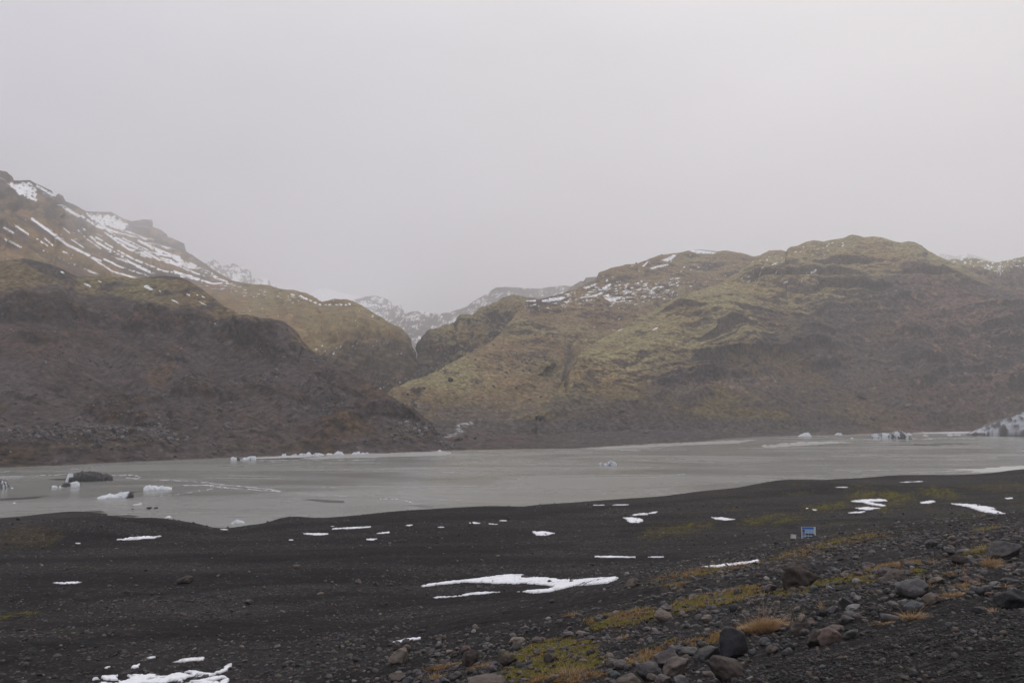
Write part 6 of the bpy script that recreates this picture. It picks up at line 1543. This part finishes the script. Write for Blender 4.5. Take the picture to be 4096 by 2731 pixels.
tussock(3058, 2525, 'thick tawny tussock behind the upright black rock', 2600, .50, .24, .55, 1, .45, (.25, .0), 40, 1.6)
tussock(3020, 2520, 'shaggy low tawny tussock running on from the thick one', 1300, .26, .24, .6, 2, .45, (.1, 0), 0, 1.8)
tussock(3648, 2475, 'pale spiky straw tussock before the bluish grey boulder', 170, .30, .13, 1.4, 3, .95, (.1, -.2), 16, 1.3)
tussock(3965, 2262, 'upright straw tussock under the large boulder with the dark facet', 420, .42, .20, .6, 4, .7, (.15, 0), 22, 1.3)
tussock(4000, 2268, 'low straw fringe beside the upright straw tussock', 200, .18, .20, .8, 5, .7, (.2, 0), 0, 1.8)
tussock(3745, 2402, 'short golden tussock in front of the brown boulder at the hummock', 330, .15, .13, .8, 6, .6, (0, 0), 0, 1.7)
tussock(3815, 2385, 'dark brown grass hummock with straw edges', 620, .17, .22, .8, 7, .45, (0, 0), 14, 1.6)
tussock(3862, 2345, 'curly straw clump on the upper end of the hummock', 330, .17, .18, 1.0, 8, .75, (.1, 0), 10, 1.7)
tussock(3870, 2360, 'small curled straw clump on bare gravel beside the hummock', 120, .16, .09, 1.3, 9, .8, (0, 0), 4)
tussock(3975, 2448, 'little pale straw sprig at the foot of the big slate dark boulder', 60, .13, .07, 1.4, 10, .9, (-.3, 0), 5)
tussock(3535, 2495, 'flattened golden straw wisp on the gravel slope', 120, .12, .12, 1.2, 11, .85, (.6, .2), 0, 2.2)
tussock(4020, 2348, 'thin straw wisp beside the pale flat stone', 60, .14, .08, 1.2, 12, .9, (.5, -.2), 4, 1.8)
tussock(3180, 2492, 'sparse upright dead stalks above the squarish brown boulder', 60, .22, .14, .5, 13, .5, (0, 0), 14, 1.4)
tussock(3290, 2435, 'few leaning brown stalks behind the dark round boulder', 50, .22, .10, .6, 14, .4, (-.4, 0), 10)
tussock(3700, 2345, 'sparse tall stalks on the end of the long grey boulder', 60, .22, .16, .6, 15, .6, (-.2, 0), 14, 1.8)
tussock(3820, 2300, 'loose stand of thin brown stalks beyond the hummock', 50, .28, .22, .4, 16, .4, (0, 0), 16, 1.6)
tussock(3110, 2512, 'small rusty tussock beyond the squarish brown boulder', 260, .16, .13, .7, 17, .35, (.2, 0), 0, 1.5)
tussock(2490, 2555, 'little golden tuft alone on gravel below the orange patch', 130, .24, .14, .9, 18, .7, (.2, 0), 6)
tussock(2590, 2655, 'few pale stalks rising behind the large domed grey boulder', 40, .28, .12, .5, 19, .9, (-.2, 0), 8)
tussock(2285, 2462, 'pale tuft of straw at the edge of the dark hollow', 150, .26, .20, .8, 20, .9, (.1, 0), 6, 1.8)
tussock(1745, 2715, 'orange straw clump beside the bluish stone on the bottom edge', 240, .30, .2, .8, 21, .55, (0, 0), 8)
tussock(1775, 2668, 'wide tawny straw clump on the long stones of the flat', 420, .22, .34, .7, 22, .55, (.1, 0), 8, 2.0)
tussock(1915, 2672, 'tawny clump at the foot of the dark tilted block', 300, .24, .26, .7, 23, .45, (0, 0), 6, 1.5)
tussock(2285, 2705, 'tall thin straw clump on the lower margin of the moss bed', 260, .42, .3, .5, 24, .55, (.1, 0), 20, 1.8)

# ----------------------------------------------------------------- signs
def local_sign(x, y_base, r, rz):
    p = at_range(x, y_base, r)
    z = gz(p[None, :2])[0]
    return np.array([p[0], p[1], z])


M_PANEL = plain('sign_sky_blue', (.36, .56, .76), .45); M_BAND = plain('sign_deep_blue', (.035, .14, .50), .4); M_POST = plain('sign_white_metal', (.60, .60, .58), .45)
M_PIC = plain('sign_dark_picture', (.055, .040, .042), .5); M_PICR = plain('sign_red_picture', (.20, .045, .05), .5); M_PICO = plain('sign_brown_picture', (.26, .15, .12), .5); M_PICB = plain('sign_slate_picture', (.06, .10, .15), .5)
M_LINE = plain('sign_pale_strip', (.62, .68, .74), .5); M_TXT = plain('sign_grey_text', (.20, .33, .46), .5)
_ps = hit(3233, 2178)[0]
_dirs = np.array([_ps[0], _ps[1]]) / np.hypot(_ps[0], _ps[1])
# stands a little behind the gravel berm
_r0 = np.hypot(_ps[0], _ps[1])
pS = None
for rr__ in np.arange(_r0 - 12, _r0 + 40, .25):
    q = at_range(3233, 2172, rr__)
    if abs(gz(q[None, :2])[0] - q[2]) < .12:
        pS = np.array([q[0], q[1], gz(q[None, :2])[0]])
if pS is None: pS = _ps
kS = pS[1] / FPX
az = math.atan2(pS[0], pS[1])
sign = empty('information_board', Vector(pS), -az + R_(14))
tag(sign, 'blue information board with rows of mountain pictures on white posts', 'information board')
Wb = 46 * kS; Ht = (2170 - 2112) * kS; zb = Ht - 50 * kS       # board width, top height, lower edge
hb = Ht - zb
box('panel', (0, 0, zb + hb / 2), (Wb, .035, hb), M_PANEL, sign, .004)
box('header_band', (0, -.021, Ht - hb * .09), (Wb * .97, .008, hb * .15), M_BAND, sign)
for sx, wd in ((-1, .05), (1, .16)):
    box('post', (sx * (Wb / 2 + wd / 2 * .9), .01, Ht / 2 - .1), (wd, .06, Ht + .2 + .02), M_POST, sign, .006)
cols = [-.36, -.10, .14, .37]
box('picture', (cols[0] * Wb, -.021, Ht - hb * .30), (Wb * .20, .008, hb * .21), M_PICR, sign)


def mountain_picture(cx, cz, w, h, mat, seed):
    g = np.random.default_rng(seed)
    xs_ = np.linspace(-w / 2, w / 2, 9); top = h * (.25 + .25 * np.sin(np.linspace(0, np.pi, 9)) * g.uniform(.6, 1) + g.uniform(-.06, .06, 9))
    bm = bmesh.new()
    lo = [bm.verts.new((cx + x, -.026, cz - h / 2)) for x in xs_]; hi = [bm.verts.new((cx + x, -.026, cz + t)) for x, t in zip(xs_, top)]
    for k in range(8): bm.faces.new((lo[k], lo[k + 1], hi[k + 1], hi[k]))
    ext = bmesh.ops.extrude_face_region(bm, geom=bm.faces[:])
    bmesh.ops.translate(bm, verts=[v for v in ext['geom'] if isinstance(v, bmesh.types.BMVert)], vec=(0, .008, 0))
    bmesh.ops.recalc_face_normals(bm, faces=bm.faces[:])
    me = bpy.data.meshes.new('picture'); bm.to_mesh(me); bm.free(); me.materials.append(mat)
    o = bpy.data.objects.new('picture', me); COL.objects.link(o); o.parent = sign


for r_, cz in enumerate((Ht - hb * .56, Ht - hb * .78)):
    for c_ in cols[1:]:
        mountain_picture(c_ * Wb, cz, Wb * .215, hb * .16, M_PIC, int(10 * r_ + 100 * c_ + 60))
mountain_picture(cols[0] * Wb, Ht - hb * .50, Wb * .2, hb * .11, M_PIC, 5)
box('picture', (cols[0] * Wb, -.021, Ht - hb * .625), (Wb * .2, .008, hb * .06), M_PICB, sign)
box('picture', (cols[0] * Wb, -.021, Ht - hb * .77), (Wb * .2, .008, hb * .10), M_PICO, sign)
box('caption_strip', (.14 * Wb, -.0205, Ht - hb * .672), (Wb * .70, .005, hb * .03), M_LINE, sign)
bm = bmesh.new()
for c_ in range(3):
    for k in range(8):
        q = bmesh.ops.create_cube(bm, size=1)['verts']
        for v in q: v.co = Vector((v.co.x * Wb * .19 + (-.10 + .235 * c_) * Wb, v.co.y * .003 - .019, v.co.z * hb * .008 + Ht - hb * (.22 + .027 * k)))
me = bpy.data.meshes.new('text_block'); bm.to_mesh(me); bm.free(); me.materials.append(M_TXT)
o = bpy.data.objects.new('text_block', me); COL.objects.link(o); o.parent = sign

pN = None
for rr__ in np.arange(_r0 - 14, _r0 + 40, .25):
    q = at_range(3172.7, 2166, rr__)
    if abs(gz(q[None, :2])[0] - q[2]) < .12: pN = np.array([q[0], q[1], gz(q[None, :2])[0]])
if pN is None: pN = hit(3172.7, 2166)[0]
kN = pN[1] / FPX
note = empty('notice_board', Vector(pN), -math.atan2(pN[0], pN[1]) + R_(10))
tag(note, 'small white notice board on a short dark stake beside the blue board', 'notice board')
M_NOTE = plain('notice_white', (.66, .60, .57), .6); M_STAKE = plain('notice_stake', (.06, .045, .04), .7)
hN = (2166 - 2141) * kN; pw_ = 20.5 * kN; ph_ = 15.5 * kN
tb = box('panel', (0, 0, hN - ph_ / 2), (pw_, .02, ph_), M_NOTE, note, .004); tb.rotation_euler = (0, R_(4), 0)
box('stake', (.04 * pw_, .02, hN / 2 - .15), (.045, .045, hN + .2), M_STAKE, note, .004)
bm = bmesh.new()
for x, z, w, h in ((-.34, .78, .10, .06), (-.20, .72, .12, .12), (-.26, .62, .22, .04)):
    q = bmesh.ops.create_cube(bm, size=1)['verts']
    for v in q: v.co = Vector((v.co.x * w * pw_ + x * pw_, v.co.y * .004 - .0125, v.co.z * h * ph_ + hN - ph_ * (1 - z)))
me = bpy.data.meshes.new('print'); bm.to_mesh(me); bm.free(); me.materials.append(M_STAKE)
o = bpy.data.objects.new('print', me); COL.objects.link(o); o.parent = note
# ----------------------------------------------------------------- rubble on the far slopes
g = np.random.default_rng(123)
PP, SS, CC = [], [], []
for hi_, cnt, poly_w, s0, s1 in ((0, 4200, None, .8, 2.6), (8, 1500, [(1650, 1600), (2350, 1560), (2700, 1560), (2700, 1740), (1650, 1745)], .9, 2.8), (9, 4200, [(2300, 1560), (2700, 1480), (3300, 1400), (3500, 1200), (4100, 1250), (4150, 1720), (2300, 1740)], 1.0, 3.6)):
    P, xs, ys, n = HILLS[hi_]
    cl = fbm(P / 26, 3, 600 + hi_) + .5 * fbm(P / 90, 2, 610 + hi_)
    w = sst(.15, .9, cl) + .02
    m = (xs > -150) & (xs < 4250) & (P[:, 2] > .8)
    if hi_ == 0:
        m &= ys > np.interp(xs, *np.array(LF_CLIFF).T) + 70
        w = w + .8 * np.exp(-((ys - 1745 + .03 * xs) / 26) ** 2) * sst(900, 300, xs)
    if poly_w is not None: w = w * (.05 + poly_mask(poly_w, xs, ys, 40))
    w = np.where(m, w, 0); w /= w.sum()
    i = g.choice(len(P), cnt, p=w)
    PP.append(P[i]); SS.append(s0 * (s1 / s0) ** (g.random(cnt) ** 2.6)); CC.append(stone_cols(cnt, 40 + hi_, 1.5 if hi_ == 0 else 1.3, .2))
o = scatter('rubble', np.concatenate(PP), np.concatenate(SS), M_RUBBLE, np.concatenate(CC), 55, flat=(.5, .9))
tag(o, 'fallen blocks and rubble strewn over the slopes across the lake', None, None, 'stuff')

FAR_B = [(1793, 1814, 1510, 1526, 'dark', 'dark boulder alone on the mossy slope below the gorge mouth'), (1688, 1703, 1546, 1555, 'dark brown', 'dark boulder low on the mossy slope nearest the gorge'), (1550, 1572, 1704, 1716, 'brown', 'brown boulder on the scree above the stream fan'),
         (1688, 1702, 1686, 1698, 'dark brown', 'brown block at the foot of the scree beside the stream fan'), (1778, 1800, 1748, 1760, 'brown', 'low brown block on the stream fan'), (1810, 1836, 1746, 1762, 'brown', 'largest brown block on the stream fan'),
         (2570, 2594, 1719, 1732, 'tan', 'pale oval boulder on the dark bank above the gravel delta'), (2475, 2500, 1637, 1650, 'mauve', 'grey boulder on the boulder slope above the dark bank'), (3430, 3466, 1566, 1592, 'mauve', 'big mauve block on the slope above the striped iceberg'),
         (3620, 3646, 1611, 1626, 'tan', 'pale tan boulder on the slope behind the striped iceberg'), (3775, 3792, 1583, 1597, 'tan', 'small pale tan block above the huge iceberg'), (460, 482, 1774, 1786, 'pale', 'pale slab on the west shore slope above the black iceberg'),
         (490, 510, 1779, 1790, 'reddish', 'reddish boulder beside the pale slab on the west shore slope'), (388, 406, 1823, 1833, 'reddish', 'reddish block low on the west shore'), (2140, 2180, 1660, 1678, 'dark', 'dark outcrop block on the hummocky ground above the delta'),
         (3480, 3500, 1660, 1675, 'mauve', 'rounded block on the lower slope above the striped iceberg'), (173, 188, 1440, 1453, 'pale', 'pale grey block alone on the red scree')]
for k, (x0, x1, y0, y1, colr, lab) in enumerate(FAR_B):
    xc = (x0 + x1) / 2; best = None
    for P, xs, ys, n in HILLS:
        d = (xs - xc) ** 2 + (ys - y1) ** 2
        j = np.argsort(d)[:6]; j = j[d[j] < 40]
        if len(j):
            q = P[j[np.argmin(np.hypot(P[j, 0], P[j, 1]))]]
            if best is None or np.hypot(*q[:2]) < np.hypot(*best[:2]): best = q
    if best is None: continue
    f, r = frame_at(best); kx = best[1] / FPX
    w, h = (x1 - x0) * kx, (y1 - y0) * kx
    V, F = stone_shape(900 + k, 3, 9)
    V = V[:, :1] * r * w + V[:, 1:2] * f * w * .8 + V[:, 2:3] * np.array([0, 0, h * 1.3]) + np.array([0, 0, h * .45])
    o = mesh_np('boulder', V, F, M_RUBBLE, np.tile(np.array(PAL[colr]) * 1.2, (len(V), 1)), loc=Vector(best))
    tag(o, lab, 'boulder')
# ----------------------------------------------------------------- air, sky, light
M_HAZE = bpy.data.materials.new('haze'); M_HAZE.use_nodes = True
nt = M_HAZE.node_tree; nt.nodes.clear()
out = nt.nodes.new('ShaderNodeOutputMaterial')
pv = nt.nodes.new('ShaderNodeVolumePrincipled')
pv.inputs['Color'].default_value = (.998, .994, 1.0, 1)
pv.inputs['Density'].default_value = HAZE_D
pv.inputs['Anisotropy'].default_value = .55
nt.links.new(pv.outputs['Volume'], out.inputs['Volume'])
haze = box('haze', (0, 3700, 580), (13000, 8400, 1180), M_HAZE)
haze['kind'] = 'stuff'; haze['label'] = 'thin grey mist filling the whole valley air'

W = bpy.data.worlds.new('World'); SC.world = W; W.use_nodes = True
nt = W.node_tree; L = nt.links.new
bg = nt.nodes['Background']
SUN_EL, SUN_AZ = R_(42), R_(38)      # sun behind the cloud, ahead and to the east
sky = nt.nodes.new('ShaderNodeTexSky'); sky.sky_type = 'NISHITA'; sky.sun_disc = False
sky.sun_elevation = SUN_EL; sky.sun_rotation = SUN_AZ; sky.air_density = 1.0; sky.dust_density = 4.0
tc = nt.nodes.new('ShaderNodeTexCoord')
sep = nt.nodes.new('ShaderNodeSeparateXYZ'); L(tc.outputs['Generated'], sep.inputs['Vector'])
ramp = nt.nodes.new('ShaderNodeValToRGB')
e = ramp.color_ramp.elements
e[0].position = 0.0; e[0].color = (*[SKY_K * c for c in (.60, .585, .615)], 1)
e[1].position = 1.0; e[1].color = (*[SKY_K * c for c in (1.28, 1.28, 1.32)], 1)
for p, c in ((.09, (.60, .583, .615)), (.17, (.57, .553, .588)), (.26, (.61, .596, .63)), (.42, (.70, .69, .72)), (.65, (.95, .94, .98))):
    k = e.new(p); k.color = (*[SKY_K * q for q in c], 1)
L(sep.outputs['Z'], ramp.inputs['Fac'])
# slow cloud texture
mp = nt.nodes.new('ShaderNodeMapping'); mp.inputs['Scale'].default_value = (1.0, 1.0, 2.6); L(tc.outputs['Generated'], mp.inputs['Vector'])
cn = nt.nodes.new('ShaderNodeTexNoise'); cn.inputs['Scale'].default_value = 2.2; cn.inputs['Detail'].default_value = 5; L(mp.outputs['Vector'], cn.inputs['Vector'])
cm = nt.nodes.new('ShaderNodeMapRange'); cm.inputs['From Min'].default_value = .3; cm.inputs['From Max'].default_value = .7; cm.inputs['To Min'].default_value = .90; cm.inputs['To Max'].default_value = 1.08
L(cn.outputs['Fac'], cm.inputs['Value'])
# brighter and warmer towards the hidden sun, cooler in the west
dot = nt.nodes.new('ShaderNodeVectorMath'); dot.operation = 'DOT_PRODUCT'
L(tc.outputs['Generated'], dot.inputs[0]); dot.inputs[1].default_value = (math.sin(SUN_AZ) * math.cos(SUN_EL), math.cos(SUN_AZ) * math.cos(SUN_EL), math.sin(SUN_EL))
sr = nt.nodes.new('ShaderNodeValToRGB')
sr.color_ramp.elements[0].position = .45; sr.color_ramp.elements[0].color = (.99, .985, 1.04, 1)
sr.color_ramp.elements[1].position = 1.0; sr.color_ramp.elements[1].color = (.985, .965, .945, 1)
L(dot.outputs['Value'], sr.inputs['Fac'])
mulA = nt.nodes.new('ShaderNodeMix'); mulA.data_type = 'RGBA'; mulA.blend_type = 'MULTIPLY'; mulA.inputs['Factor'].default_value = 1
L(ramp.outputs['Color'], mulA.inputs['A']); L(sr.outputs['Color'], mulA.inputs['B'])
mulB = nt.nodes.new('ShaderNodeMix'); mulB.data_type = 'RGBA'; mulB.blend_type = 'MULTIPLY'; mulB.inputs['Factor'].default_value = 1
L(mulA.outputs['Result'], mulB.inputs['A']); L(cm.outputs['Result'], mulB.inputs['B'])
cloud = nt.nodes.new('ShaderNodeVectorMath'); cloud.operation = 'SCALE'; cloud.inputs['Scale'].default_value = 10.0
L(mulB.outputs['Result'], cloud.inputs[0])
hs = nt.nodes.new('ShaderNodeHueSaturation'); hs.inputs['Saturation'].default_value = .12; L(sky.outputs['Color'], hs.inputs['Color'])
mx = nt.nodes.new('ShaderNodeMix'); mx.data_type = 'RGBA'; mx.inputs['Factor'].default_value = .95
L(hs.outputs['Color'], mx.inputs['A']); L(cloud.outputs['Vector'], mx.inputs['B'])
L(mx.outputs['Result'], bg.inputs['Color'])
bg.inputs['Strength'].default_value = .1

sd = bpy.data.lights.new('sun', 'SUN'); sd.energy = SUN_E; sd.angle = R_(25); sd.color = (1, .95, .88)
so = bpy.data.objects.new('sun', sd); COL.objects.link(so)
dvec = Vector((math.sin(SUN_AZ) * math.cos(SUN_EL), math.cos(SUN_AZ) * math.cos(SUN_EL), math.sin(SUN_EL)))
so.rotation_euler = dvec.to_track_quat('Z', 'Y').to_euler()

SC.view_settings.view_transform = 'Standard'; SC.view_settings.look = 'None'
SC.view_settings.exposure = 0; SC.view_settings.gamma = 1
SC.render.engine = 'CYCLES'
SC.cycles.max_bounces = 10; SC.cycles.diffuse_bounces = 3; SC.cycles.glossy_bounces = 2; SC.cycles.transmission_bounces = 2; SC.cycles.volume_bounces = 8
SC.cycles.use_denoising = True
SC.cycles.use_adaptive_sampling = False
